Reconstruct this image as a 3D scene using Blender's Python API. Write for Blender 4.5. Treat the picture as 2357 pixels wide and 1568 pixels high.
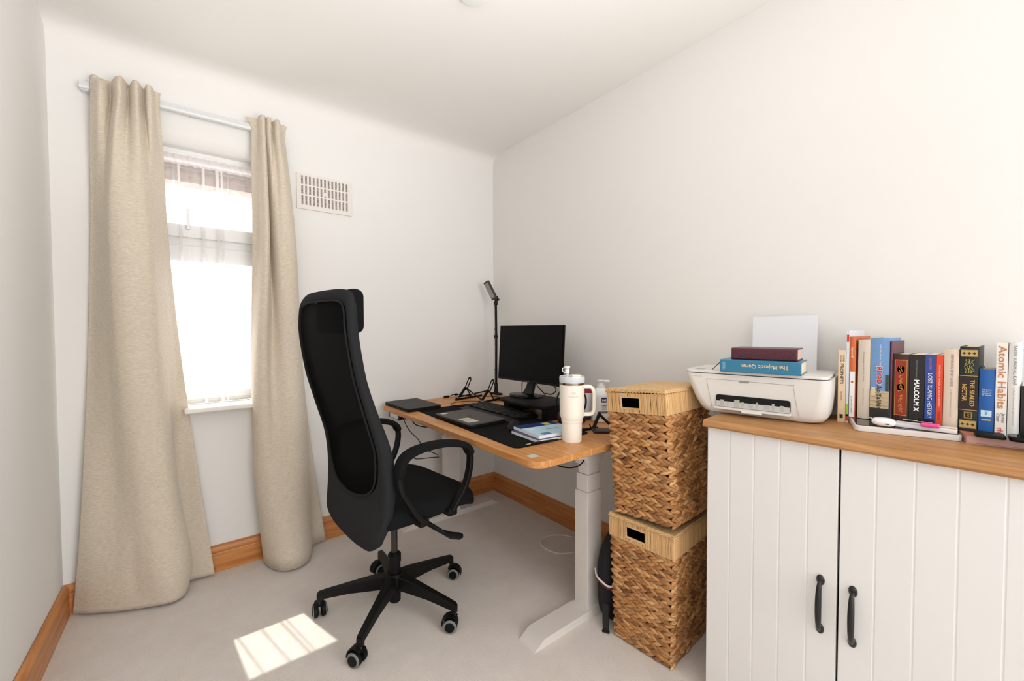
import bpy, bmesh, math, random
from mathutils import Vector as V, Matrix as M4
random.seed(7)
PI = math.pi
for o in list(bpy.data.objects): bpy.data.objects.remove(o)
sc = bpy.context.scene
COL = sc.collection

# ---------------------------------------------------------------- camera
cam_d = bpy.data.cameras.new('camera'); cam = bpy.data.objects.new('camera', cam_d); COL.objects.link(cam)
yaw, pit, rol = .6662, .0269, -.0037
fw = V((math.sin(yaw)*math.cos(pit), math.cos(yaw)*math.cos(pit), -math.sin(pit)))
rt = V((math.cos(yaw), -math.sin(yaw), 0)); up = rt.cross(fw)
rt, up = rt*math.cos(rol)+up*math.sin(rol), up*math.cos(rol)-rt*math.sin(rol)
cam.matrix_world = M4(((rt.x, up.x, -fw.x, -1.775), (rt.y, up.y, -fw.y, -2.476), (rt.z, up.z, -fw.z, 1.178), (0, 0, 0, 1)))
cam_d.sensor_width = 36; cam_d.lens = 957.3/2357*36; cam_d.clip_start = .02
sc.camera = cam
# ---------------------------------------------------------------- light
w = bpy.data.worlds.new('world'); sc.world = w; w.use_nodes = True
bg = w.node_tree.nodes['Background']; bg.inputs[0].default_value = (1, 1, 1, 1)   # bright hazy sky outside the window (+y), dimmer fill added through the open back
_tc = w.node_tree.nodes.new('ShaderNodeTexCoord'); _sp = w.node_tree.nodes.new('ShaderNodeSeparateXYZ'); _mr = w.node_tree.nodes.new('ShaderNodeMapRange')
w.node_tree.links.new(_tc.outputs['Generated'], _sp.inputs[0]); w.node_tree.links.new(_sp.outputs['Y'], _mr.inputs[0])
_mr.inputs[1].default_value = -.1; _mr.inputs[2].default_value = .3; _mr.inputs[3].default_value = 1.6; _mr.inputs[4].default_value = 3.2; w.node_tree.links.new(_mr.outputs[0], bg.inputs[1])
sd = bpy.data.lights.new('sun', 'SUN'); sd.energy = 5.5; sd.angle = .009; sd.color = (1, .95, .87)
sun = bpy.data.objects.new('sun', sd); COL.objects.link(sun); sun.location = (-2, 3, 4)
sun.rotation_euler = V((.22, -1, -1.58)).to_track_quat('-Z', 'Y').to_euler()
for nm_, sz_, en_, sp_, lo_, di_ in [('rear_fill', (1.9, 1.5), 31, 170, (-.3, -4.7, 1.6), (-.42, 1, -.2)), ('bounce_fill', (1.2, .8), 10.5, 85, (-1.2, -3.0, 1.0), (-.2, 1.0, 1.25))]:  # added fill areas behind the camera, the second aimed at the ceiling
    ad = bpy.data.lights.new(nm_, 'AREA'); ad.shape = 'RECTANGLE'; ad.size, ad.size_y = sz_; ad.energy = en_; ad.spread = math.radians(sp_); ad.color = (1, 1, 1)
    al = bpy.data.objects.new(nm_, ad); COL.objects.link(al); al.location = lo_; al.rotation_euler = V(di_).to_track_quat('-Z', 'Y').to_euler()
sc.view_settings.view_transform = 'Standard'; sc.view_settings.look = 'None'; sc.view_settings.gamma = 1
sc.view_settings.use_curve_mapping = False; sc.view_settings.exposure = .16

# ---------------------------------------------------------------- materials
def s2l(c):
    return tuple(((x/255)/12.92 if x/255 <= .04045 else ((x/255+.055)/1.055)**2.4) for x in c)
def mat(name, rgb, rough=.6, metal=0, bump=None, var=None, spec=.5, coat=0, trans=0, alpha=1, sheen=0, emit=None):
    """rgb sRGB 0-255. bump=(scale,strength[,stretch xyz]); var=(scale,rgb2,stretch)"""
    m = bpy.data.materials.new(name); m.use_nodes = True; nt = m.node_tree; N = nt.nodes; L = nt.links
    b = N['Principled BSDF']; col = s2l(rgb)+(1,)
    b.inputs['Base Color'].default_value = col; b.inputs['Roughness'].default_value = rough
    b.inputs['Metallic'].default_value = metal; b.inputs['Specular IOR Level'].default_value = spec
    b.inputs['Coat Weight'].default_value = coat; b.inputs['Alpha'].default_value = alpha
    b.inputs['Transmission Weight'].default_value = trans
    if sheen: b.inputs['Sheen Weight'].default_value = sheen
    tc = N.new('ShaderNodeTexCoord')
    def noise(scale, st, detail=4):
        mp = N.new('ShaderNodeMapping'); mp.inputs['Scale'].default_value = st
        L.new(tc.outputs['Object'], mp.inputs['Vector'])
        n = N.new('ShaderNodeTexNoise'); n.inputs['Scale'].default_value = scale; n.inputs['Detail'].default_value = detail
        L.new(mp.outputs[0], n.inputs['Vector']); return n
    if var:
        n = noise(var[0], var[2] if len(var) > 2 else (1, 1, 1))
        r = N.new('ShaderNodeValToRGB'); r.color_ramp.elements[0].position = .36; r.color_ramp.elements[1].position = .64
        r.color_ramp.elements[0].color = col; r.color_ramp.elements[1].color = s2l(var[1])+(1,)
        L.new(n.outputs['Fac'], r.inputs[0]); L.new(r.outputs[0], b.inputs['Base Color'])
    if bump:
        n = noise(bump[0], bump[2] if len(bump) > 2 else (1, 1, 1), 6)
        bp = N.new('ShaderNodeBump'); bp.inputs['Strength'].default_value = bump[1]; bp.inputs['Distance'].default_value = .004
        L.new(n.outputs['Fac'], bp.inputs['Height']); L.new(bp.outputs[0], b.inputs['Normal'])
    return m
def wood(name, c1, c2, axis, scale=1, rough=.4, planks=None, knots=False):
    """grain runs along axis (0,1,2)"""
    m = bpy.data.materials.new(name); m.use_nodes = True; nt = m.node_tree; N = nt.nodes; L = nt.links; b = N['Principled BSDF']
    tc = N.new('ShaderNodeTexCoord'); mp = N.new('ShaderNodeMapping'); s = [14*scale]*3; s[axis] = .9*scale; mp.inputs['Scale'].default_value = s
    L.new(tc.outputs['Object'], mp.inputs['Vector'])
    n = N.new('ShaderNodeTexNoise'); n.inputs['Scale'].default_value = 3; n.inputs['Detail'].default_value = 8; n.inputs['Distortion'].default_value = .6
    L.new(mp.outputs[0], n.inputs['Vector'])
    r = N.new('ShaderNodeValToRGB'); r.color_ramp.elements[0].position = .3; r.color_ramp.elements[1].position = .7
    r.color_ramp.elements[0].color = s2l(c1)+(1,); r.color_ramp.elements[1].color = s2l(c2)+(1,)
    L.new(n.outputs['Fac'], r.inputs[0]); out = r.outputs[0]
    if planks:   # (axis across the boards, width, light colour) pale lines between glued boards
        sep = N.new('ShaderNodeSeparateXYZ'); L.new(tc.outputs['Object'], sep.inputs[0])
        md = N.new('ShaderNodeMath'); md.operation = 'MODULO'; ad_ = N.new('ShaderNodeMath'); ad_.operation = 'ADD'; ad_.inputs[1].default_value = 10
        L.new(sep.outputs[planks[0]], ad_.inputs[0]); L.new(ad_.outputs[0], md.inputs[0]); md.inputs[1].default_value = planks[1]
        lt = N.new('ShaderNodeMath'); lt.operation = 'LESS_THAN'; lt.inputs[1].default_value = planks[1]*.06; L.new(md.outputs[0], lt.inputs[0])
        fl = N.new('ShaderNodeMath'); fl.operation = 'MULTIPLY'; fl.inputs[1].default_value = .55; L.new(lt.outputs[0], fl.inputs[0])
        mx = N.new('ShaderNodeMix'); mx.data_type = 'RGBA'; L.new(fl.outputs[0], mx.inputs[0]); L.new(out, mx.inputs[6])
        mx.inputs[7].default_value = s2l(planks[2])+(1,); out = mx.outputs[2]
    if knots:
        mp2 = N.new('ShaderNodeMapping'); s2 = [9.]*3; s2[axis] = 4.2; mp2.inputs['Scale'].default_value = s2; L.new(tc.outputs['Object'], mp2.inputs['Vector'])
        vo = N.new('ShaderNodeTexVoronoi'); vo.inputs['Scale'].default_value = 1; L.new(mp2.outputs[0], vo.inputs['Vector'])
        kr = N.new('ShaderNodeValToRGB'); kr.color_ramp.elements[0].color = (1, 1, 1, 1); kr.color_ramp.elements[1].color = (0, 0, 0, 1)
        kr.color_ramp.elements[0].position = .07; kr.color_ramp.elements[1].position = .16; L.new(vo.outputs['Distance'], kr.inputs[0])
        mx = N.new('ShaderNodeMix'); mx.data_type = 'RGBA'; L.new(kr.outputs[0], mx.inputs[0]); L.new(out, mx.inputs[6])
        mx.inputs[7].default_value = s2l((92, 48, 22))+(1,); out = mx.outputs[2]
    L.new(out, b.inputs['Base Color']); b.inputs['Roughness'].default_value = rough
    bp = N.new('ShaderNodeBump'); bp.inputs['Strength'].default_value = .08; bp.inputs['Distance'].default_value = .002
    L.new(n.outputs['Fac'], bp.inputs['Height']); L.new(bp.outputs[0], b.inputs['Normal'])
    return m
def island(name, cols, rough=.55, bump=None):
    """colour picked per loose island (each strand its own tone)"""
    m = mat(name, cols[0], rough, bump=bump); N = m.node_tree.nodes; L = m.node_tree.links; b = N['Principled BSDF']
    g = N.new('ShaderNodeNewGeometry'); r = N.new('ShaderNodeValToRGB')
    while len(r.color_ramp.elements) < len(cols): r.color_ramp.elements.new(.5)
    for i, c in enumerate(cols): r.color_ramp.elements[i].position = i/(len(cols)-1); r.color_ramp.elements[i].color = s2l(c)+(1,)
    L.new(g.outputs['Random Per Island'], r.inputs[0]); L.new(r.outputs[0], b.inputs['Base Color']); return m
def sheer_mat(name, rgb, opacity, transl=.6):
    m = bpy.data.materials.new(name); m.use_nodes = True; nt = m.node_tree; N = nt.nodes; L = nt.links; N.clear()
    out = N.new('ShaderNodeOutputMaterial'); d = N.new('ShaderNodeBsdfDiffuse'); t = N.new('ShaderNodeBsdfTranslucent'); tr = N.new('ShaderNodeBsdfTransparent')
    for x in (d, t): x.inputs['Color'].default_value = s2l(rgb)+(1,)
    a = N.new('ShaderNodeMixShader'); a.inputs[0].default_value = transl; L.new(d.outputs[0], a.inputs[1]); L.new(t.outputs[0], a.inputs[2])
    c = N.new('ShaderNodeMixShader'); c.inputs[0].default_value = opacity; L.new(tr.outputs[0], c.inputs[1]); L.new(a.outputs[0], c.inputs[2])
    L.new(c.outputs[0], out.inputs[0]); return m
def curtain_mat():
    m = mat('curtain_linen', (214, 200, 180), .9, bump=(90, .3, (1.2, 1.2, 9)), var=(60, (234, 222, 204), (1.1, 1.1, 10)), sheen=.2)
    N = m.node_tree.nodes; L = m.node_tree.links; b = N['Principled BSDF']; out = N['Material Output']
    t = N.new('ShaderNodeBsdfTranslucent'); t.inputs['Color'].default_value = s2l((185, 170, 140))+(1,)
    mx = N.new('ShaderNodeMixShader'); mx.inputs[0].default_value = .12; L.new(b.outputs[0], mx.inputs[1]); L.new(t.outputs[0], mx.inputs[2]); L.new(mx.outputs[0], out.inputs[0]); return m
def mesh_fabric():
    m = mat('chair_mesh_fabric', (8, 8, 8), .9, bump=(300, .3), spec=.05); N = m.node_tree.nodes; L = m.node_tree.links; b = N['Principled BSDF']; out = N['Material Output']
    tr = N.new('ShaderNodeBsdfTransparent'); mx = N.new('ShaderNodeMixShader'); L.new(tr.outputs[0], mx.inputs[1]); L.new(b.outputs[0], mx.inputs[2]); L.new(mx.outputs[0], out.inputs[0])
    mx.inputs[0].default_value = .93; return m
MT = dict(
    wall=mat('painted_wall', (236, 234, 231), .85, bump=(120, .05)), ceiling=mat('painted_ceiling', (237, 234, 230), .9, bump=(90, .05)),
    carpet=mat('carpet', (242, 232, 221), 1, bump=(420, 1.0), var=(5, (246, 236, 228)), spec=.1, sheen=.3),
    pineX=wood('pine_x', (178, 108, 56), (212, 146, 84), 0, 1, .35, knots=True), pineY=wood('pine_y', (178, 108, 56), (212, 146, 84), 1, 1, .35, knots=True),
    upvc=mat('white_upvc', (238, 238, 236), .3), gloss_white=mat('white_gloss_paint', (236, 232, 222), .3), glass=None,
    brick=mat('outside_brick', (150, 126, 112), .9, var=(30, (176, 154, 140))), curtain=curtain_mat(), sheer=sheer_mat('sheer_voile', (250, 248, 248), .16), pleat=sheer_mat('sheer_pleat', (245, 240, 240), .5), sheer_head=sheer_mat('sheer_header', (225, 216, 216), .72, .5),
    track=mat('white_plastic_track', (222, 224, 224), .25), vent=mat('vent_cream_plastic', (232, 225, 219), .5), ventdark=mat('vent_dust', (110, 98, 88), .9, var=(260, (196, 186, 178))),
    fabric=mat('charcoal_fabric', (46, 47, 49), .95, bump=(900, .6), spec=.1), fabric_dark=mat('black_seat_fabric', (27, 27, 28), .95, bump=(900, .5), spec=.08),
    mesh=mesh_fabric(), blackp=mat('black_plastic', (13, 13, 13), .5, spec=.2), blackm=mat('black_powder_metal', (16, 16, 16), .45, spec=.25), blackg=mat('gloss_black', (7, 7, 7), .2, spec=.2),
    darkmetal=mat('dark_steel', (70, 70, 70), .3, .8), caster=mat('caster_grey_ring', (120, 124, 124), .5), screen=mat('monitor_screen', (8, 8, 8), .45, spec=.12), chrome=mat('chrome', (200, 200, 200), .18, 1),
    desk=wood('desk_oak_laminate', (180, 118, 62), (208, 150, 88), 1, 1.8, .4, planks=(0, .105, (226, 172, 112))), deskframe=mat('white_desk_frame', (222, 216, 210), .35), deskedge=wood('desk_edge', (176, 112, 60), (202, 138, 80), 1, 1.5, .45),
    mat_=mat('desk_mat_black', (14, 14, 14), .85, bump=(500, .1), spec=.1), alu=mat('dark_grey_aluminium', (72, 67, 63), .5, .2, spec=.3), lap=mat('black_laptop_lid', (30, 29, 28), .5, .0, spec=.3), label=mat('sticker_silver', (190, 190, 175), .5),
    keyc=mat('keycap_black', (24, 24, 24), .5, spec=.25), white=mat('white_plastic', (236, 236, 234), .35), paper=mat('paper_white', (240, 240, 240), .7), bluish=mat('white_sheet', (236, 238, 243), .8),
    cream=mat('tumbler_cream', (243, 235, 222), .42), clear=mat('clear_lid', (232, 238, 242), .15, alpha=.75), steel=mat('steel_ring', (150, 135, 122), .2, 1), logo=mat('tumbler_mark', (226, 210, 194), .4),
    grass=island('seagrass_braid', [(118, 74, 40), (164, 112, 64), (188, 134, 80), (206, 152, 96), (178, 122, 70), (146, 102, 60), (224, 178, 122)], .5, bump=(160, .35)),
    cord=island('paper_cord', [(200, 156, 102), (214, 172, 118), (226, 188, 136), (206, 162, 108)], .65, bump=(200, .3)), lid=mat('woven_cord_lid', (206, 164, 110), .7, bump=(150, 1.0), var=(120, (228, 192, 142))),
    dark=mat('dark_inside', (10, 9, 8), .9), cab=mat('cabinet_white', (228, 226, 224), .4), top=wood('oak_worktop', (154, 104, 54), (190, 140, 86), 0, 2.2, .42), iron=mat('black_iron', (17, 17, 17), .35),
    printer=mat('printer_white', (224, 221, 216), .35), pgrey=mat('printer_grey', (150, 145, 138), .5), plin=mat('printer_line', (165, 162, 157), .5), pages=mat('book_pages', (232, 216, 192), .8, bump=(600, .3, (1, 1, 1))),
)
def speckle(m, scale, dark, lo=.3, hi=.7):
    N = m.node_tree.nodes; L = m.node_tree.links; b = N['Principled BSDF']; src = b.inputs['Base Color'].links[0].from_socket
    tc = N.new('ShaderNodeTexCoord'); n = N.new('ShaderNodeTexNoise'); n.inputs['Scale'].default_value = scale; n.inputs['Detail'].default_value = 3; L.new(tc.outputs['Object'], n.inputs['Vector'])
    r = N.new('ShaderNodeMapRange'); r.inputs[1].default_value = lo; r.inputs[2].default_value = hi; r.inputs[3].default_value = dark; r.inputs[4].default_value = 1; L.new(n.outputs['Fac'], r.inputs[0])
    mx = N.new('ShaderNodeMix'); mx.data_type = 'RGBA'; mx.blend_type = 'MULTIPLY'; mx.inputs[0].default_value = 1; L.new(src, mx.inputs[6]); L.new(r.outputs[0], mx.inputs[7]); L.new(mx.outputs[2], b.inputs['Base Color'])
speckle(MT['carpet'], 260, .86); speckle(MT['carpet'], 14, .95)
g = bpy.data.materials.new('window_glass'); g.use_nodes = True; gn = g.node_tree; gn.nodes.clear()
_o = gn.nodes.new('ShaderNodeOutputMaterial'); _t = gn.nodes.new('ShaderNodeBsdfTransparent'); _g = gn.nodes.new('ShaderNodeBsdfGlossy'); _g.inputs['Roughness'].default_value = .02
_m = gn.nodes.new('ShaderNodeMixShader'); _m.inputs[0].default_value = .06; gn.links.new(_t.outputs[0], _m.inputs[1]); gn.links.new(_g.outputs[0], _m.inputs[2]); gn.links.new(_m.outputs[0], _o.inputs[0]); MT['glass'] = g
_mc = {}
def C(rgb, rough=.5):
    k = (tuple(rgb), rough)
    if k not in _mc: _mc[k] = mat('paint_%d_%d_%d' % tuple(rgb), rgb, rough)
    return _mc[k]

# ---------------------------------------------------------------- mesh helpers
class MB:
    def __init__(s): s.bm = bmesh.new(); s.mats = []
    def mi(s, m):
        if m not in s.mats: s.mats.append(m)
        return s.mats.index(m)
    def merge(s, t, m, xf=None):
        k = s.mi(m)
        for f in t.faces: f.material_index = k
        if xf is not None: bmesh.ops.transform(t, matrix=xf, verts=t.verts)
        me = bpy.data.meshes.new('t'); t.to_mesh(me); t.free(); s.bm.from_mesh(me); bpy.data.meshes.remove(me); return s
    def box(s, m, a, b, r=0, seg=2, xf=None, axes=None):
        """box from corner a to corner b, edges rounded by r"""
        t = bmesh.new(); bmesh.ops.create_cube(t, size=1); a = V(a); b = V(b); c = (a+b)/2; d = b-a
        for v in t.verts: v.co = V((v.co.x*d.x+c.x, v.co.y*d.y+c.y, v.co.z*d.z+c.z))
        if r:
            es = [e for e in t.edges if axes is None or abs((e.verts[0].co-e.verts[1].co).normalized()[axes]) > .9]
            bmesh.ops.bevel(t, geom=es, offset=min(r, min(abs(x) for x in d)*.49) if axes is None else r, segments=seg, affect='EDGES', profile=.5)
        return s.merge(t, m, xf)
    def tube(s, m, pts, r, n=8, caps=True, xf=None, flat=None):
        """round tube along pts; r number or list; flat=(w,t,side vector) gives a strap section"""
        t = bmesh.new(); pts = [V(p) for p in pts]; rings = []; pn = None
        for i, p in enumerate(pts):
            d = (pts[min(i+1, len(pts)-1)]-pts[max(i-1, 0)]).normalized()
            if flat: side = V(flat[2]); nn = side.cross(d).normalized(); side = d.cross(nn).normalized()
            else:
                if pn is None: nn = d.orthogonal().normalized()
                else: nn = (pn-d*pn.dot(d)).normalized()
                pn = nn; side = d.cross(nn)
            rr = r[i] if isinstance(r, (list, tuple)) else r; ring = []
            for k in range(n):
                a = 2*PI*(k+.5)/n; ca, sa = math.cos(a), math.sin(a)
                if flat:
                    q = 4; w = math.copysign(abs(ca)**(2/q), ca)*flat[0]*rr/2; h = math.copysign(abs(sa)**(2/q), sa)*flat[1]*rr/2
                    ring.append(t.verts.new(p+side*w+nn*h))
                else: ring.append(t.verts.new(p+nn*ca*rr+side*sa*rr))
            rings.append(ring)
        for a, b in zip(rings, rings[1:]):
            for k in range(n): t.faces.new((a[k], a[(k+1) % n], b[(k+1) % n], b[k]))
        if caps: t.faces.new(rings[0][::-1]); t.faces.new(rings[-1])
        bmesh.ops.recalc_face_normals(t, faces=t.faces); return s.merge(t, m, xf)
    def lathe(s, m, prof, n=32, xf=None):
        """prof [(radius,z)...] closed at ends"""
        t = bmesh.new(); rings = []
        for r, z in prof:
            rings.append([t.verts.new((max(r, 1e-5)*math.cos(2*PI*k/n), max(r, 1e-5)*math.sin(2*PI*k/n), z)) for k in range(n)])
        for a, b in zip(rings, rings[1:]):
            for k in range(n): t.faces.new((a[k], a[(k+1) % n], b[(k+1) % n], b[k]))
        t.faces.new(rings[0][::-1]); t.faces.new(rings[-1]); bmesh.ops.remove_doubles(t, verts=t.verts, dist=2e-5)
        bmesh.ops.recalc_face_normals(t, faces=t.faces); return s.merge(t, m, xf)
    def prism(s, m, poly, h0, h1, xf=None, bev=0):
        """polygon in xy extruded from z=h0 to h1"""
        t = bmesh.new(); a = [t.verts.new((p[0], p[1], h0)) for p in poly]; b = [t.verts.new((p[0], p[1], h1)) for p in poly]; n = len(poly)
        for k in range(n): t.faces.new((a[k], a[(k+1) % n], b[(k+1) % n], b[k]))
        f1 = t.faces.new(a[::-1]); f2 = t.faces.new(b); bmesh.ops.recalc_face_normals(t, faces=t.faces)
        if bev: bmesh.ops.bevel(t, geom=list(set(f1.edges) | set(f2.edges)), offset=bev, segments=2, affect='EDGES', profile=.5)
        return s.merge(t, m, xf)
    def grid(s, m, P, close=False, thick=0, xf=None):
        """P[i][j] points; optional solid thickness"""
        t = bmesh.new(); vv = [[t.verts.new(p) for p in row] for row in P]
        for a, b in zip(vv, vv[1:]):
            for k in range(len(a)-(0 if close else 1)): t.faces.new((a[k], a[(k+1) % len(a)], b[(k+1) % len(a)], b[k]))
        bmesh.ops.recalc_face_normals(t, faces=t.faces)
        if thick: bmesh.ops.solidify(t, geom=t.faces[:], thickness=thick)
        return s.merge(t, m, xf)
    def text(s, m, body, size, o, X, Y, bold=0, w=None, align='CENTER', lift=.0004):
        """lettering; X reading direction, Y letter-up, centred on o; w squeezes the line to that length"""
        cu = bpy.data.curves.new('txt', 'FONT'); cu.body = body; cu.size = 1; cu.align_x = 'LEFT'; cu.offset = bold; cu.resolution_u = 3
        ob = bpy.data.objects.new('txt', cu); me = bpy.data.meshes.new_from_object(ob); bpy.data.objects.remove(ob); bpy.data.curves.remove(cu)
        t = bmesh.new(); t.from_mesh(me); bpy.data.meshes.remove(me)
        if not t.verts: t.free(); return s
        x0 = min(v.co.x for v in t.verts); x1 = max(v.co.x for v in t.verts); y0 = min(v.co.y for v in t.verts); y1 = max(v.co.y for v in t.verts)
        X = V(X).normalized(); Y = V(Y).normalized(); n = X.cross(Y); sy = size/.72; sx = sy if w is None else w/(x1-x0)
        for v in t.verts:
            x = (v.co.x-(x0+x1)/2)*sx if align == 'CENTER' else (v.co.x-x0)*sx
            v.co = V(o)+X*x+Y*((v.co.y-.36)*sy)+n*lift
        return s.merge(t, m)
def obj(name, mb, parent=None, sub=0, loc=None, rot=None, smooth=.65, thin=0):
    me = bpy.data.meshes.new(name); bm = mb.bm
    for f in bm.faces: f.smooth = True
    for e in bm.edges:
        if len(e.link_faces) == 2 and e.calc_face_angle(0) > smooth: e.smooth = False
    bm.to_mesh(me); bm.free()
    for m in mb.mats: me.materials.append(m)
    o = bpy.data.objects.new(name, me); COL.objects.link(o)
    if parent: o.parent = parent
    if loc: o.location = loc
    if rot: o.rotation_euler = rot
    if not sub and smooth < 1: md = o.modifiers.new('weighted_normal', 'WEIGHTED_NORMAL'); md.keep_sharp = True
    if thin: md = o.modifiers.new('solidify', 'SOLIDIFY'); md.thickness = thin
    if sub: md = o.modifiers.new('subsurf', 'SUBSURF'); md.levels = sub; md.render_levels = sub
    return o
def tag(o, label, cat, group=None):
    o['label'] = label; o['category'] = cat
    if group: o['group'] = group
    return o
def thing(name, label, cat, loc=(0, 0, 0), rot=(0, 0, 0), group=None):
    o = bpy.data.objects.new(name, None); o.empty_display_size = .05; COL.objects.link(o); o.location = loc
    o.rotation_euler = rot if isinstance(rot, tuple) else (0, 0, rot); return tag(o, label, cat, group)
def struct(o): o['kind'] = 'structure'; return o
def cr(pts, n=6, closed=False):
    """Catmull-Rom through points"""
    P = [V(p) for p in pts]; out = []; L = len(P)
    for i in range(L if closed else L-1):
        p1, p2 = P[i], P[(i+1) % L]; p0 = P[i-1] if (i > 0 or closed) else p1*2-p2; p3 = P[(i+2) % L] if (i+2 < L or closed) else p2*2-p1
        for k in range(n):
            t = k/n; out.append(.5*((2*p1)+(p2-p0)*t+(2*p0-5*p1+4*p2-p3)*t*t+(3*p1-p0-3*p2+p3)*t**3))
    if not closed: out.append(P[-1])
    return out
def lerpt(tab, z):
    """table [(z, value)] ascending"""
    if z <= tab[0][0]: return tab[0][1]
    for (a, u), (b, v) in zip(tab, tab[1:]):
        if z <= b: return u+(v-u)*(z-a)/(b-a)
    return tab[-1][1]

# ================================================================= ROOM
W = 2.189; HC = 2.42; YB = -3.6
m = MB(); m.box(MT['carpet'], (-W-.2, YB, -.1), (.2, .3, 0)); struct(obj('floor', m))
# window wall with the opening
OX0, OX1, OZ0, OZ1 = -2.02, -1.36, .80, 2.055
m = MB(); wt = .13
m.box(MT['wall'], (-W-.2, 0, 0), (OX0, wt, HC)); m.box(MT['wall'], (OX1, 0, 0), (.2, wt, HC)); m.box(MT['wall'], (OX0, 0, 0), (OX1, wt, OZ0))
m.prism(MT['wall'], [(0, 2.095), (.006, 2.075), (.02, 2.055), (.05, 2.045), (wt, 2.03), (wt, HC), (0, HC)], OX0, OX1, xf=M4(((0, 0, 1, 0), (1, 0, 0, 0), (0, 1, 0, 0), (0, 0, 0, 1))))
struct(obj('wall_far', m))
m = MB(); m.box(MT['wall'], (0, YB, 0), (.12, .1, HC+.1)); struct(obj('wall_right', m))
lw = .0188
m = MB(); m.prism(MT['wall'], [(-W, .1), (-W-lw*3.7, YB), (-W-.2, YB), (-W-.2, .1)], 0, HC+.1); struct(obj('wall_left', m))
# ceiling with a small cove along the window wall
cv = [(-.0002, 2.30), (-.0006, 2.345), (-.006, 2.372), (-.022, 2.396), (-.05, 2.411), (-.10, 2.418), (-.2, 2.42), (YB, 2.42), (YB, 2.54), (.12, 2.54), (.12, 2.31)]
m = MB(); m.prism(MT['ceiling'], cv, -W-.19, .01, xf=M4(((0, 0, 1, 0), (1, 0, 0, 0), (0, 1, 0, 0), (0, 0, 0, 1)))); struct(obj('ceiling', m, smooth=1.2))
# skirting boards (profile: depth, height)
prof = [(0, 0), (.018, 0), (.018, .088), (.015, .092), (.0155, .096), (.018, .1), (.0185, .108), (.016, .118), (.010, .125), (.003, .128), (0, .128)]
m = MB(); m.prism(MT['pineX'], [(-d, z) for d, z in prof], -W, 0, xf=M4(((0, 0, 1, 0), (1, 0, 0, 0), (0, 1, 0, 0), (0, 0, 0, 1)))); struct(obj('baseboard_far', m))
m = MB(); m.prism(MT['pineY'], [(-d, z) for d, z in prof], YB, 0, xf=M4(((1, 0, 0, 0), (0, 0, 1, 0), (0, 1, 0, 0), (0, 0, 0, 1)))); struct(obj('baseboard_right', m))
m = MB(); m.prism(MT['pineY'], [(d, z) for d, z in prof], YB, 0, xf=M4(((1, 0, lw, -W), (0, 0, 1, 0), (0, 1, 0, 0), (0, 0, 0, 1)))); struct(obj('baseboard_left', m))
# window
win = bpy.data.objects.new('window_1', None); COL.objects.link(win); win.location = (0, 0, 0); struct(win)
def frame(mb, mt, x0, x1, z0, z1, y0, y1, t, tb=None):
    tb = t if tb is None else tb
    mb.box(mt, (x0, y0, z0), (x0+t, y1, z1), .004); mb.box(mt, (x1-t, y0, z0), (x1, y1, z1), .004)
    mb.box(mt, (x0+t, y0, z0), (x1-t, y1, z0+tb), .004); mb.box(mt, (x0+t, y0, z1-t), (x1-t, y1, z1), .004)
m = MB(); frame(m, MT['upvc'], OX0, OX1, .82, 2.06, .075, .13, .045, .04); m.box(MT['upvc'], (OX0+.04, .08, 1.57), (OX1-.04, .13, 1.63), .004); obj('window_frame', m, win)
m = MB(); frame(m, MT['upvc'], OX0+.04, OX1-.04, 1.625, 2.02, .06, .11, .030, .06); m.box(MT['upvc'], (-1.76, .045, 1.66), (-1.745, .06, 1.76), .004); obj('top_sash', m, win)
m = MB(); frame(m, MT['upvc'], OX0+.04, OX1-.04, .84, 1.585, .065, .11, .075, .035); obj('casement_sash', m, win)
m = MB(); m.box(MT['glass'], (OX0+.08, .092, 1.67), (OX1-.08, .096, 1.995)); obj('glass_pane', m, win)
m = MB(); m.box(MT['glass'], (OX0+.08, .092, .9), (OX1-.08, .096, 1.55)); obj('glass_pane', m, win)
m = MB(); m.box(MT['gloss_white'], (-1.785, -.085, .795), (-1.51, .08, .82), .008, 3); struct(obj('trim_1', m))
m = MB()
for k in range(8):
    for j in range(5):
        x = -2.25+k*.225+(j % 2)*.11; z = 1.925+j*.075; m.box(MT['brick'], (x, .2, z), (x+.215, .3, z+.065), .003)
m.box(C((190, 180, 168), .9), (-2.3, .205, 1.928), (-.4, .295, 2.3)); m.box(MT['gloss_white'], (-2.25, .13, 2.06), (-1.2, .2, 2.3)); struct(obj('trim_2', m))
m = MB(); m.box(MT['gloss_white'], (-2.9, .56, 2.33), (-.6, .62, 2.55), .004); m.box(MT['gloss_white'], (-2.9, .13, 2.50), (-.6, .6, 2.53)); struct(obj('sun_blocker', m))  # unseen overhang added to keep sun out of the top pane

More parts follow.
